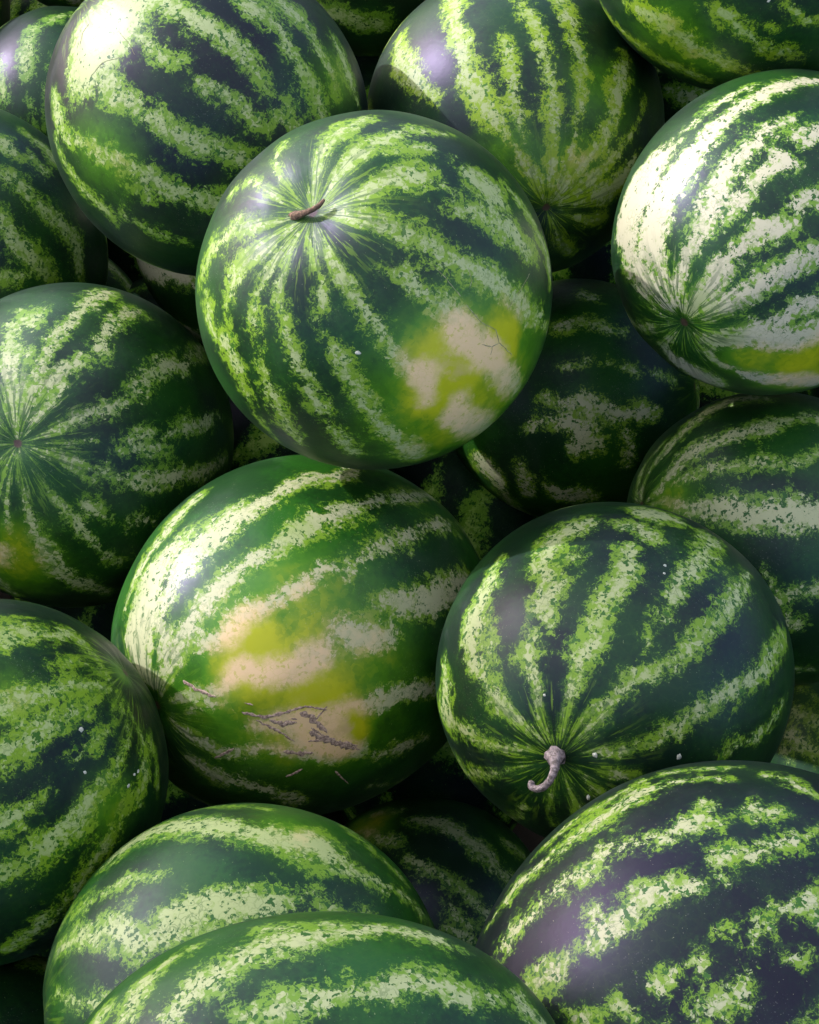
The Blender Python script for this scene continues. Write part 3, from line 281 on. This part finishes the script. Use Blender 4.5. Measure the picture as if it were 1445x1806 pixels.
def rind_material():
    m = bpy.data.materials.new('watermelon_rind')
    g = NT(m)
    obj = g.node('ShaderNodeTexCoord').outputs['Object']
    seed = g.attr('seed', 'OBJECT')['Fac']
    dark_v = g.attr('dark', 'OBJECT')['Fac']
    pale_v = g.attr('pale', 'OBJECT')['Fac']
    hole_v = g.attr('hole', 'OBJECT')['Fac']
    lime_v = g.attr('lime', 'OBJECT')['Fac']
    half = g.attr('half', 'OBJECT')['Fac']
    gloss = g.attr('gloss', 'OBJECT')['Fac']
    stripe = g.attr('stripe')['Fac']
    spot = g.attr('spot')['Fac']
    # every melon samples its own piece of the noise
    off = g.node('ShaderNodeCombineXYZ')
    g.put(off.inputs[0], g.math('MULTIPLY', seed, 3.17)); g.put(off.inputs[1], g.math('MULTIPLY', seed, 1.31)); g.put(off.inputs[2], g.math('MULTIPLY', seed, 2.03))
    pos = g.vmath('ADD', obj, off.outputs[0])
    sep = g.node('ShaderNodeSeparateXYZ'); g.put(sep.inputs[0], obj)
    x, y, z = sep.outputs
    rho = g.math('SQRT', g.math('ADD', g.math('MULTIPLY', x, x), g.math('MULTIPLY', y, y)))
    # radial coordinates: streaks that run along the meridians and meet at the two ends
    inv = g.math('DIVIDE', 0.13, g.math('MAXIMUM', rho, 0.0004))
    rad = g.node('ShaderNodeCombineXYZ')
    g.put(rad.inputs[0], g.math('MULTIPLY', x, inv)); g.put(rad.inputs[1], g.math('MULTIPLY', y, inv)); g.put(rad.inputs[2], g.math('MULTIPLY', rho, 0.35))
    radp = g.vmath('ADD', rad.outputs[0], off.outputs[0])
    polar = g.smooth(rho, g.math('MULTIPLY', half, 0.62), g.math('MULTIPLY', half, 0.14))
    # wobble the coordinates so that the cells of the rind get ragged outlines
    wob = g.noise(pos, 170, 2, 0.6)['Color']
    posw = g.vmath('ADD', pos, g.vmath('SCALE', g.vmath('SUBTRACT', wob, (0.5, 0.5, 0.5)), scale=0.006))
    cell = g.voronoi(posw, 215)
    cellv = g.node('ShaderNodeSeparateColor'); g.put(cellv.inputs[0], cell['Color'])
    cell2 = g.voronoi(posw, 440)
    cell2v = g.node('ShaderNodeSeparateColor'); g.put(cell2v.inputs[0], cell2['Color'])
    n1 = g.noise(pos, 70, 7, 0.72)['Fac']
    nr = g.noise(radp, 62, 4, 0.62)['Fac']
    nn = g.fmix(g.math('MULTIPLY', polar, 0.85), n1, nr)
    iso = g.math('SUBTRACT', 1.0, g.math('MULTIPLY', polar, 0.75))
    cell3 = g.voronoi(posw, 780)
    cell3v = g.node('ShaderNodeSeparateColor'); g.put(cell3v.inputs[0], cell3['Color'])
    jag = g.math('MULTIPLY', g.math('SUBTRACT', nn, 0.5), 2.5)
    flake = g.math('MULTIPLY', g.math('ADD', g.math('SUBTRACT', cellv.outputs[0], 0.5), g.math('ADD', g.math('MULTIPLY', g.math('SUBTRACT', cell2v.outputs[0], 0.5), 0.8), g.math('MULTIPLY', g.math('SUBTRACT', cell3v.outputs[0], 0.5), 0.5))), g.math('MULTIPLY', iso, 0.62))
    brk = g.math('MULTIPLY', g.math('SUBTRACT', g.noise(pos, 26, 3, 0.6)['Fac'], 0.495), 3.6)
    brk = g.math('MULTIPLY', brk, iso)
    field = g.math('ADD', g.math('ADD', g.math('ADD', stripe, brk), jag), flake)
    band = g.smooth(field, -0.02, 0.12)
    halo = g.smooth(field, -0.8, 0.15)
    # lacy gaps and thin dark veins inside the bands
    hn = g.noise(pos, 155, 4, 0.65)['Fac']
    hh = g.math('ADD', hn, g.math('MULTIPLY', g.math('SUBTRACT', cell2v.outputs[1], 0.5), 0.28))
    deep = g.smooth(stripe, 0.2, 1.6)
    gap = g.smooth(hh, g.math('SUBTRACT', g.math('ADD', 0.71, g.math('MULTIPLY', deep, 0.06)), g.math('MULTIPLY', hole_v, 0.22)), g.math('SUBTRACT', g.math('ADD', 0.77, g.math('MULTIPLY', deep, 0.06)), g.math('MULTIPLY', hole_v, 0.22)))
    gap = g.math('MULTIPLY', gap, iso)
    edge = g.voronoi(posw, 210, 'DISTANCE_TO_EDGE')['Distance']
    vein = g.math('MULTIPLY', g.smooth(edge, 0.09, 0.01), g.smooth(g.noise(pos, 45, 2)['Fac'], 0.42, 0.62))
    vein = g.math('MULTIPLY', vein, g.math('MULTIPLY', iso, g.math('MULTIPLY', hole_v, 0.9)))
    streak = g.math('MULTIPLY', g.smooth(g.noise(radp, 110, 3, 0.6)['Fac'], 0.50, 0.57), polar)
    broad = g.noise(pos, 14, 2, 0.5)['Fac']
    fine = g.noise(pos, 260, 3, 0.6)['Fac']
    # colours
    d0 = g.mix(dark_v, (0.0022, 0.007, 0.005), (0.005, 0.040, 0.002))
    d1 = g.mix(dark_v, (0.0035, 0.018, 0.005), (0.014, 0.092, 0.003))
    dark = g.mix(g.smooth(g.math('ADD', broad, g.math('MULTIPLY', g.math('SUBTRACT', fine, 0.5), 0.35)), 0.36, 0.66), d0, d1)
    limec = g.mix(lime_v, (0.085, 0.20, 0.018), (0.17, 0.28, 0.005))
    palec = g.mix(pale_v, (0.20, 0.33, 0.055), (0.41, 0.38, 0.31))
    inner = g.smooth(g.math('ADD', g.math('ADD', stripe, g.math('MULTIPLY', g.math('SUBTRACT', n1, 0.5), 2.6)), g.math('MULTIPLY', g.math('ADD', g.math('SUBTRACT', cellv.outputs[2], 0.5), g.math('SUBTRACT', cell2v.outputs[2], 0.5)), 0.9)), g.math('SUBTRACT', 0.55, pale_v), g.math('SUBTRACT', 1.45, pale_v))
    bandc = g.mix(inner, limec, palec)
    bandc = g.mix(g.smooth(broad, 0.55, 0.72, 0.0, 0.45), bandc, limec)
    mid = g.mix(lime_v, (0.014, 0.075, 0.006), (0.036, 0.115, 0.004))
    col = g.mix(g.math('MULTIPLY', halo, 0.45), dark, mid)
    col = g.mix(band, col, bandc)
    net = g.voronoi(posw, 330, 'DISTANCE_TO_EDGE')['Distance']
    netl = g.smooth(net, 0.13, 0.03)
    fringe = g.math('MULTIPLY', g.math('MULTIPLY', netl, g.smooth(field, -0.42, -0.02)), g.math('SUBTRACT', 1.0, band))
    col = g.mix(g.math('MULTIPLY', fringe, g.math('MULTIPLY', iso, 0.75)), col, limec)
    netd = g.math('MULTIPLY', g.smooth(g.voronoi(posw, 120, 'DISTANCE_TO_EDGE')['Distance'], 0.10, 0.0), g.math('SUBTRACT', 1.0, band))
    col = g.mix(g.math('MULTIPLY', netd, g.smooth(broad, 0.4, 0.7, 0.0, 0.03)), col, limec)
    fleck = g.math('MULTIPLY', g.smooth(cell3['Distance'], 0.22, 0.12), g.smooth(cell3v.outputs[1], 0.93, 0.96))
    col = g.mix(g.math('MULTIPLY', fleck, 0.5), col, palec)
    thin = g.math('MULTIPLY', g.math('MAXIMUM', gap, g.math('MULTIPLY', vein, 0.75)), band)
    col = g.mix(thin, col, mid)
    col = g.mix(g.math('MULTIPLY', streak, g.math('MULTIPLY', band, 0.85)), col, g.mix(0.5, dark, mid))
    # thin pale meridian lines in the dark parts close to the ends
    rays = g.math('MULTIPLY', g.smooth(g.noise(radp, 120, 3, 0.65)['Fac'], 0.56, 0.62), g.math('MULTIPLY', polar, g.math('SUBTRACT', 1.0, band)))
    col = g.mix(g.math('MULTIPLY', rays, g.smooth(stripe, -2.6, 0.0, 0.25, 0.8)), col, bandc)
    # ground spot: dark parts turn olive yellow, bands turn cream
    spn = g.math('ADD', spot, g.math('ADD', g.math('MULTIPLY', g.math('SUBTRACT', g.noise(pos, 30, 4, 0.6)['Fac'], 0.5), 0.9), g.math('MULTIPLY', g.math('SUBTRACT', cellv.outputs[1], 0.5), 0.12)))
    sp = g.math('MULTIPLY', g.smooth(spot, 0.0, 0.55), g.smooth(spn, -0.1, 0.5), clamp=True)
    yel = g.mix(g.smooth(spn, 0.35, 1.0), (0.06, 0.19, 0.003), (0.37, 0.40, 0.006))
    yel = g.mix(g.smooth(spn, 1.15, 1.6), yel, (0.50, 0.38, 0.20))
    cream = g.mix(g.smooth(spn, 0.3, 0.9), bandc, (0.64, 0.46, 0.27))
    softb = g.smooth(g.math('ADD', stripe, g.math('ADD', g.math('MULTIPLY', brk, 0.6), g.math('MULTIPLY', jag, 0.9))), -0.6, 0.75)
    spc = g.mix(g.math('MULTIPLY', g.fmix(g.smooth(spn, 0.3, 0.9), band, softb), g.math('SUBTRACT', 1.0, g.math('MULTIPLY', thin, 0.5))), yel, cream)
    col = g.mix(g.math('MULTIPLY', sp, 0.9), col, spc)
    # corky dot at the blossom end
    dot = g.smooth(g.math('ADD', rho, g.math('MULTIPLY', g.math('SUBTRACT', fine, 0.5), 0.003)), 0.0042, 0.0022)
    col = g.mix(dot, col, (0.055, 0.038, 0.022))
    # dust and dry specks
    dust = g.smooth(g.noise(pos, 900, 2, 0.5)['Fac'], 0.64, 0.72)
    dustm = g.math('MULTIPLY', dust, g.smooth(g.noise(pos, 22, 2)['Fac'], 0.52, 0.70))
    col = g.mix(g.math('MULTIPLY', dustm, 0.22), col, (0.35, 0.36, 0.33))
    wax = g.smooth(g.noise(pos, 18, 4, 0.6, 0.6)['Fac'], 0.48, 0.75)
    col = g.mix(g.math('MULTIPLY', wax, 0.012), col, (0.55, 0.60, 0.62))
    b = g.bsdf
    g.put(b.inputs['Base Color'], col)
    g.put(b.inputs['Roughness'], g.math('ADD', g.lin(wax, 0, 1, 0.44, 0.60), g.math('MULTIPLY', band, 0.05)))
    g.put(b.inputs['Specular IOR Level'], g.math('MULTIPLY', gloss, 0.5))
    b.inputs['Specular Tint'].default_value = (0.58, 0.46, 1.0, 1.0)   # tints highlights violet, standing in for the light's colour
    b.inputs['IOR'].default_value = 1.44
    bump = g.node('ShaderNodeBump')
    bump.inputs['Strength'].default_value = 0.25
    bump.inputs['Distance'].default_value = 0.002
    h = g.math('ADD', g.math('MULTIPLY', g.noise(pos, 60, 3, 0.5)['Fac'], 0.7), g.math('MULTIPLY', fine, 0.10))
    h = g.math('ADD', h, g.math('MULTIPLY', nr, g.math('MULTIPLY', polar, 0.5)))
    g.put(bump.inputs['Height'], h)
    g.put(b.inputs['Normal'], bump.outputs[0])
    return m


def plain_material(name, c0, c1, scale, rough, stretch=None):
    m = bpy.data.materials.new(name)
    g = NT(m)
    obj = g.node('ShaderNodeTexCoord').outputs['Object']
    n = g.noise(obj, scale, 5, 0.65)['Fac']
    g.put(g.bsdf.inputs['Base Color'], g.mix(g.smooth(n, 0.35, 0.65), c0, c1))
    g.bsdf.inputs['Roughness'].default_value = rough
    bump = g.node('ShaderNodeBump'); bump.inputs['Strength'].default_value = 0.6; bump.inputs['Distance'].default_value = 0.001
    g.put(bump.inputs['Height'], n); g.put(g.bsdf.inputs['Normal'], bump.outputs[0])
    return m

RIND = rind_material()
STEM_BROWN = plain_material('dry_brown_stem', (0.04, 0.024, 0.016), (0.17, 0.10, 0.07), 420, 0.85)
STEM_GREY = plain_material('dry_grey_stem', (0.07, 0.058, 0.06), (0.26, 0.22, 0.25), 380, 0.8)
SCAR = plain_material('corky_scar', (0.13, 0.09, 0.08), (0.44, 0.33, 0.28), 520, 0.9)
CRACK = plain_material('healed_crack', (0.10, 0.11, 0.05), (0.30, 0.30, 0.19), 300, 0.8)
SPECK = plain_material('dry_splash', (0.28, 0.31, 0.27), (0.46, 0.48, 0.45), 300, 0.8)
EARTH = plain_material('dark_earth', (0.012, 0.009, 0.007), (0.035, 0.027, 0.02), 9, 0.95)

# ------------------------------------------------------------------ ground
me = bpy.data.meshes.new('ground')
me.from_pydata([(-20, -20, 0), (20, -20, 0), (20, 20, 0), (-20, 20, 0)], [], [(0, 1, 2, 3)])
me.materials.append(EARTH)
ground = bpy.data.objects.new('ground', me)
scene.collection.objects.link(ground)
ground['kind'] = 'structure'
ground['label'] = 'dark earth under the heap of watermelons'

# ------------------------------------------------------------------ unseen canopy, inferred: its edge is placed to draw the shade line
def canvas_material():
    m = bpy.data.materials.new('white_canvas')
    g = NT(m)
    obj = g.node('ShaderNodeTexCoord').outputs['Object']
    n = g.noise(obj, 3.0, 4, 0.6)['Fac']
    c = g.mix(n, (0.82, 0.80, 0.73), (0.90, 0.88, 0.80))
    dif = g.node('ShaderNodeBsdfDiffuse'); tra = g.node('ShaderNodeBsdfTranslucent'); mx = g.node('ShaderNodeMixShader')
    g.put(dif.inputs['Color'], c); g.put(tra.inputs['Color'], c)
    mx.inputs[0].default_value = CANVAS_THIN
    g.t.links.new(dif.outputs[0], mx.inputs[1]); g.t.links.new(tra.outputs[0], mx.inputs[2])
    # open weave: part of the light comes straight through the holes
    hole = g.node('ShaderNodeBsdfTransparent'); weave = g.node('ShaderNodeMixShader')
    weave.inputs[0].default_value = CANVAS_OPEN
    g.t.links.new(mx.outputs[0], weave.inputs[1]); g.t.links.new(hole.outputs[0], weave.inputs[2])
    g.t.links.new(weave.outputs[0], g.node('ShaderNodeOutputMaterial').inputs[0])
    for o in [n for n in g.t.nodes if n.type == 'OUTPUT_MATERIAL'][:1]:
        g.t.nodes.remove(o)
    return m
CANVAS_THIN = 0.82
CANVAS_OPEN = 0.24  # weave openness chosen for the sun and fill it lets through
CANOPY_Z = 2.5
_T = (CANOPY_Z - (1.45 - 1.8927 + 0.618)) / SUN_DIR.z
EDGE_Y = 0.25 + _T * SUN_DIR.y + 0.02

def link_child(name, me, mat, parent):
    me.materials.append(mat)
    ob = bpy.data.objects.new(name, me)
    scene.collection.objects.link(ob)
    ob.parent = parent
    return ob

def box_mesh(name, lo, hi):
    bm = bmesh.new()
    bmesh.ops.create_cube(bm, size=1)
    for v in bm.verts:
        v.co = Vector([lo[i] + (v.co[i] + .5) * (hi[i] - lo[i]) for i in range(3)])
    bmesh.ops.bevel(bm, geom=bm.edges[:], offset=.004, segments=2, affect='EDGES')
    me = bpy.data.meshes.new(name); bm.to_mesh(me); bm.free()
    return me

canopy = bpy.data.objects.new('unseen_canopy', None)
scene.collection.objects.link(canopy)
canopy.location = (-1.5, EDGE_Y, 0)
canopy['label'] = 'unseen canopy of white open weave on steel poles, inferred and placed to shade the near half of the heap'
canopy['category'] = 'canopy'
CANVAS = canvas_material()
POLE = plain_material('painted_steel', (0.32, 0.33, 0.34), (0.40, 0.41, 0.42), 30, 0.45)
X0, X1, Y0 = -4.0, 4.5, -3.6
nx, ny = 40, 24
vs, fs = [], []
for j in range(ny + 1):
    for i in range(nx + 1):
        fx, fy = i / nx, j / ny
        vs.append((X0 + (X1 - X0) * fx, Y0 * (1 - fy), CANOPY_Z - .06 * math.sin(math.pi * fy) * math.sin(math.pi * ((fx * 4) % 1))))
for j in range(ny):
    for i in range(nx):
        k = j * (nx + 1) + i
        fs.append((k, k + 1, k + nx + 2, k + nx + 1))
sheet = bpy.data.meshes.new('canvas_sheet'); sheet.from_pydata(vs, [], fs)
sheet.polygons.foreach_set('use_smooth', [True] * len(fs))
link_child('canvas_sheet', sheet, CANVAS, canopy)
link_child('beam', box_mesh('beam', (X0, -.02, CANOPY_Z + .003), (X1, .02, CANOPY_Z + .043)), POLE, canopy)
link_child('beam', box_mesh('beam', (X0, Y0 - .02, CANOPY_Z + .003), (X1, Y0 + .02, CANOPY_Z + .043)), POLE, canopy)
for px in (X0, X1):
    for py in (0, Y0):
        link_child('pole', box_mesh('pole', (px - .025, py - .025, 0), (px + .025, py + .025, CANOPY_Z + .002)), POLE, canopy)

# ------------------------------------------------------------------ watermelons
def surf(lon, lat, a, b):
    lo, la = np.radians(lon), np.radians(lat)
    return np.stack([b * np.cos(la) * np.cos(lo), b * np.cos(la) * np.sin(lo), a * np.sin(la)], -1)

def band_distance(P, stripes, a, b):
    """signed distance (m, positive inside) of points P to the pale bands, and plain distance to their middles"""
    sd = np.full(len(P), -1.0); mid = np.full(len(P), 9.0)
    for st in stripes:
        q = np.array(st, float)
        C = surf(q[:, 0], q[:, 1], a, b); w = q[:, 2] / 1000
        if len(C) == 1:
            C = np.vstack([C, C + 1e-5]); w = np.r_[w, w]
        for i in range(len(C) - 1):
            d = C[i + 1] - C[i]; L = max(float(d @ d), 1e-12)
            t = np.clip(((P - C[i]) @ d) / L, 0, 1)
            dist = np.linalg.norm(P - C[i] - t[:, None] * d, axis=1)
            sd = np.maximum(sd, w[i] + t * (w[i + 1] - w[i]) - dist)
            mid = np.minimum(mid, dist)
    return sd, mid

def shaped(P, spec, index):
    """moves points of the plain ellipsoid onto the melon's real surface: slight lumps, faint ribs, sunken ends"""
    a, b = spec['a'], spec['b']
    rng = np.random.RandomState(500 + index)
    N = P / np.array([b * b, b * b, a * a]); N /= np.linalg.norm(N, axis=1)[:, None]
    lo = np.arctan2(P[:, 1], P[:, 0]); cl = np.sqrt(np.clip(1 - (P[:, 2] / a) ** 2, 0, 1))
    h = np.zeros(len(P))
    for _ in range(7):
        k = rng.normal(size=3); k *= rng.uniform(9, 30) / np.linalg.norm(k)
        h += rng.uniform(.0004, .0013) * np.sin(P @ k + rng.uniform(0, 6))
    h += .0007 * np.cos(10 * lo + rng.uniform(0, 6)) * cl * np.clip((np.abs(P[:, 2]) / a - .3) * 2, 0, 1)
    P = P + N * h[:, None]
    rho = np.hypot(P[:, 0], P[:, 1])
    dip, wide = spec.get('dip', (.0035, .012))
    P[:, 2] -= np.sign(P[:, 2]) * dip * np.exp(-(rho / wide) ** 2) * (np.abs(P[:, 2]) > .3 * a)
    return P

def build_melon(key, spec, index):
    a, b = spec['a'], spec['b']
    rng = np.random.RandomState(100 + index)
    traced = bool(spec.get('stripes'))
    nu, nv = (240, 140) if traced else (128, 80)
    lon = np.linspace(-180, 180, nu, endpoint=False)
    lat = np.degrees(np.arcsin(np.clip(np.sin(np.linspace(-math.pi / 2, math.pi / 2, nv + 1)[1:-1]), -1, 1)))
    LO, LA = np.meshgrid(lon, lat)
    P = surf(LO.ravel(), LA.ravel(), a, b)
    P = np.vstack([P, [[0, 0, -a], [0, 0, a]]])
    # pale bands
    sd, mid = band_distance(P, spec.get('stripes', []), a, b)
    n = rng.randint(9, 12)
    lo = np.arctan2(P[:, 1], P[:, 0]); cl = np.sqrt(np.clip(1 - (P[:, 2] / a) ** 2, 0, 1))
    gen = np.full(len(P), -1.0)
    for k in range(n):
        c = 2 * math.pi * (k + rng.uniform(-.22, .22)) / n
        wob = .06 * np.sin(P[:, 2] / a * rng.uniform(2, 5) + rng.uniform(0, 6))
        dl = np.abs((lo - c - wob + math.pi) % (2 * math.pi) - math.pi)
        wd = rng.uniform(.010, .017) * (1 + .4 * np.sin(P[:, 2] / a * rng.uniform(3, 8) + rng.uniform(0, 6)))
        gen = np.maximum(gen, (wd - b * dl) * np.clip(cl, .05, 1))
    wgt = np.clip((mid - .048) / .015, 0, 1)
    sd = np.maximum(sd, np.where(wgt > 0, gen - (1 - wgt) * .03, -1))
    if key not in LOOK:
        sd = sd - .006                                   # gap melons: bands thinned to put the gap shade into the colour
    stripe = np.clip(sd / .009, -4, 3)
    spot = np.zeros(len(P))
    for slon, slat, r, s in spec.get('spots', []):
        c = surf(np.array([slon]), np.array([slat]), a, b)[0]
        spot = np.maximum(spot, s * np.clip(1.25 - np.linalg.norm(P - c, axis=1) / (r / 1000), 0, 1))
    # shape: slight lumps, faint ribs, sunken ends
    verts = shaped(P, spec, index)
    faces = []
    rows = nv - 1
    for j in range(rows - 1):
        for i in range(nu):
            i2 = (i + 1) % nu
            faces.append((j * nu + i, j * nu + i2, (j + 1) * nu + i2, (j + 1) * nu + i))
    s_i, n_i = rows * nu, rows * nu + 1
    for i in range(nu):
        i2 = (i + 1) % nu
        faces.append((s_i, i2, i))
        faces.append((n_i, (rows - 1) * nu + i, (rows - 1) * nu + i2))
    me = bpy.data.meshes.new('watermelon')
    me.from_pydata(verts.tolist(), [], faces)
    me.polygons.foreach_set('use_smooth', [True] * len(me.polygons))
    for nm, arr in (('stripe', stripe), ('spot', spot)):
        at = me.attributes.new(nm, 'FLOAT', 'POINT')
        at.data.foreach_set('value', arr.astype(np.float32))
    me.materials.append(RIND)
    ob = bpy.data.objects.new('watermelon', me)
    R = Matrix(spec['rot']).to_4x4()
    ob.matrix_world = Matrix.Translation(spec['loc']) @ R
    scene.collection.objects.link(ob)
    ob['label'] = LABELS[key]; ob['category'] = 'watermelon'; ob['group'] = GROUP
    ob['seed'] = float(index) * 1.37 + 0.5
    ob['half'] = float(b)
    ob['gloss'] = 1.0 if key in LOOK else 0.15           # gap melons lose their gloss so the gaps look shaded
    if key == 'T':
        ob['gloss'] = 0.15
    elif key in ('N', 'F', 'S', 'Z', 'Y', 'X'):
        ob['gloss'] = 0.55
    for nm, v in zip(('dark', 'pale', 'hole', 'lime'), LOOK.get(key, (.0, .05, .6, .1))):  # default is a dark rind that carries the gap shade
        ob[nm] = float(v)
    return ob

def tube_mesh(name, pts, radii, seg=14, wrinkle=.12, seed=1):
    """tapered, ribbed tube through points, closed at both ends"""
    rng = random.Random(seed)
    pts = [Vector(p) for p in pts]
    P, Rr = [], []
    for i in range(len(pts) - 1):
        p0, p1, p2, p3 = pts[max(i - 1, 0)], pts[i], pts[i + 1], pts[min(i + 2, len(pts) - 1)]
        for s in range(5):
            t = s / 5
            P.append(.5 * ((2 * p1) + (p2 - p0) * t + (2 * p0 - 5 * p1 + 4 * p2 - p3) * t * t + (3 * p1 - p0 - 3 * p2 + p3) * t ** 3))
            Rr.append(radii[i] + (radii[i + 1] - radii[i]) * t)
    P.append(pts[-1]); Rr.append(radii[-1])
    verts, faces = [], []
    up = Vector((.3, .2, .93))
    ph = [rng.uniform(0, 6) for _ in range(3)]
    for i, p in enumerate(P):
        t = (P[min(i + 1, len(P) - 1)] - P[max(i - 1, 0)]).normalized()
        u = t.cross(up).normalized(); v = t.cross(u)
        for k in range(seg):
            an = 2 * math.pi * k / seg
            r = Rr[i] * (1 + wrinkle * math.cos(5 * an + ph[0] + i * .12) + wrinkle * .5 * math.sin(i * 1.3 + ph[1] + 2 * an))
            verts.append(p + (u * math.cos(an) + v * math.sin(an)) * r)
    n = len(P)
    for i in range(n - 1):
        for k in range(seg):
            k2 = (k + 1) % seg
            faces.append((i * seg + k, i * seg + k2, (i + 1) * seg + k2, (i + 1) * seg + k))
    faces.append(tuple(range(seg - 1, -1, -1)))
    faces.append(tuple((n - 1) * seg + k for k in range(seg)))
    me = bpy.data.meshes.new(name)
    me.from_pydata(verts, [], faces)
    me.polygons.foreach_set('use_smooth', [True] * len(me.polygons))
    return me

def scar_mesh(name, line, spec, index, rng, bumpy):
    """low ragged ridge following the rind"""
    a, b = spec['a'], spec['b']
    q = np.array(line, float)
    C = surf(q[:, 0], q[:, 1], a, b); w = q[:, 2] / 1000
    P, W = [], []
    for i in range(len(C) - 1):
        m = max(2, int(np.linalg.norm(C[i + 1] - C[i]) / .0018))
        for s in range(m):
            t = s / m
            P.append(C[i] + (C[i + 1] - C[i]) * t); W.append(w[i] + (w[i + 1] - w[i]) * t)
    P.append(C[-1]); W.append(w[-1])
    P = np.array(P); W = np.array(W)
    W[0] *= .3; W[-1] *= .3
    N = P / np.array([b * b, b * b, a * a]); N /= np.linalg.norm(N, axis=1)[:, None]
    k = np.sqrt(1 / ((P[:, 0] / b) ** 2 + (P[:, 1] / b) ** 2 + (P[:, 2] / a) ** 2))
    P = shaped(P * k[:, None], spec, index)
    verts, faces = [], []
    for i in range(len(P)):
        t = P[min(i + 1, len(P) - 1)] - P[max(i - 1, 0)]
        s = np.cross(N[i], t); s /= np.linalg.norm(s) + 1e-9
        wv = W[i] * rng.uniform(.45, 1.25) * (1.8 if bumpy > .5 else 1); sh = W[i] * rng.uniform(-.5, .5)
        hh = .0002 + .00025 * rng.rand() * bumpy
        for f, z in ((-1, -.0012), (-.55, hh * .7), (0, hh), (.55, hh * .7), (1, -.0012)):
            verts.append(tuple(P[i] + s * (f * wv + sh) + N[i] * z))
    for i in range(len(P) - 1):
        for k in range(4):
            faces.append((i * 5 + k, i * 5 + k + 1, (i + 1) * 5 + k + 1, (i + 1) * 5 + k))
    me = bpy.data.meshes.new(name)
    me.from_pydata(verts, [], faces)
    me.polygons.foreach_set('use_smooth', [True] * len(me.polygons))
    return me

def speck_mesh(name, lon, lat, rx, ry, spec, index, rng):
    """flat irregular dried splash on the rind"""
    a, b = spec['a'], spec['b']
    c = surf(np.array([lon]), np.array([lat]), a, b)[0]
    n = c / np.array([b * b, b * b, a * a]); n /= np.linalg.norm(n)
    u = np.cross(n, [0.2, 0.1, 1]); u /= np.linalg.norm(u); v = np.cross(n, u)
    c = shaped(c[None], spec, index)[0]
    verts = [tuple(c + n * .0008)]
    m = 12
    for ring, z in ((.6, .0007), (1.0, -.0008)):
        for k in range(m):
            an = 2 * math.pi * k / m
            r = ring * rng.uniform(.55, 1.0) * .001
            verts.append(tuple(c + u * math.cos(an) * rx * r + v * math.sin(an) * ry * r + n * z))
    faces = [(0, 1 + k, 1 + (k + 1) % m) for k in range(m)]
    faces += [(1 + k, 1 + m + k, 1 + m + (k + 1) % m, 1 + (k + 1) % m) for k in range(m)]
    me = bpy.data.meshes.new(name)
    me.from_pydata(verts, [], faces)
    me.polygons.foreach_set('use_smooth', [True] * len(me.polygons))
    return me

MELONS['A']['dip'] = (.010, .032)
MELONS['H']['dip'] = (.003, .025)
MELONS['E']['dip'] = (.005, .016)
MELONS['I']['dip'] = (.006, .018)
MELONS['N']['dip'] = (.002, .014)
for index, (key, spec) in enumerate(MELONS.items()):
    melon = build_melon(key, spec, index)
    rng = np.random.RandomState(900 + index)
    if 'stem' in spec:
        pts = [p[:3] for p in spec['stem']]; radii = [p[3] for p in spec['stem']]
        link_child('stem', tube_mesh('stem', pts, radii, seed=index), STEM_BROWN if key == 'A' else STEM_GREY, melon)
    for line in spec.get('scars', []):
        if key == 'I':
            link_child('scar', scar_mesh('scar', line, spec, index, rng, 1.0), SCAR, melon)
        else:
            link_child('crack', scar_mesh('crack', line, spec, index, rng, .1), CRACK, melon)
    for lon, lat, rx, ry in spec.get('specks', []):
        link_child('dried_splash', speck_mesh('dried_splash', lon, lat, rx, ry, spec, index, rng), SPECK, melon)

# ------------------------------------------------------------------ the pile goes on below and beyond the picture
taken = [(Vector(s['loc']), s['b']) for s in MELONS.values()]
spots_out = []
shuffle = random.Random(5)
for z, r0 in ((.115, .115), (.30, .112), (.48, .112)):
    for i in range(-5, 7):
        for k in range(-2, 10):
            p = Vector((.225 * i + (.11 if k % 2 else 0) + (.06 if z == .30 else 0) + shuffle.uniform(-.015, .015), .205 * k + (.10 if z == .30 else 0) + shuffle.uniform(-.015, .015), z + shuffle.uniform(0, .012)))
            inside = -.62 < p.x < .66 and .0 < p.y < 1.62
            if z > .4 and inside:
                continue                                            # the top of the heap in view is measured, not filled
            if abs(p.x) > .98 or not -.32 < p.y < 1.86 or (p.z > .25 and p.y < 0):
                continue
            if all((p - q).length > .93 * (r0 + rq) for q, rq in taken):
                taken.append((p, r0)); spots_out.append(p)
source = [o for o in scene.objects if o.name.startswith('watermelon') and not o.children][-1]
for n_out, place in enumerate(spots_out):
    c = source.copy()
    scene.collection.objects.link(c)
    r = random.Random(n_out)
    c.matrix_world = Matrix.Translation(place) @ Matrix.Rotation(r.uniform(0, 6.28), 4, 'Z') @ Matrix.Rotation(r.uniform(1, 2.1), 4, 'X')
    c['gloss'] = 0.2; c['dark'] = 0.05; c['pale'] = 0.2  # darkened and dulled to put shade into the gaps
    c['seed'] = 70.0 + 1.7 * n_out
    c['label'] = 'striped watermelon of the same pile, in its lower layers or outside the picture'
    c['group'] = 'watermelons under and around the ones in view'
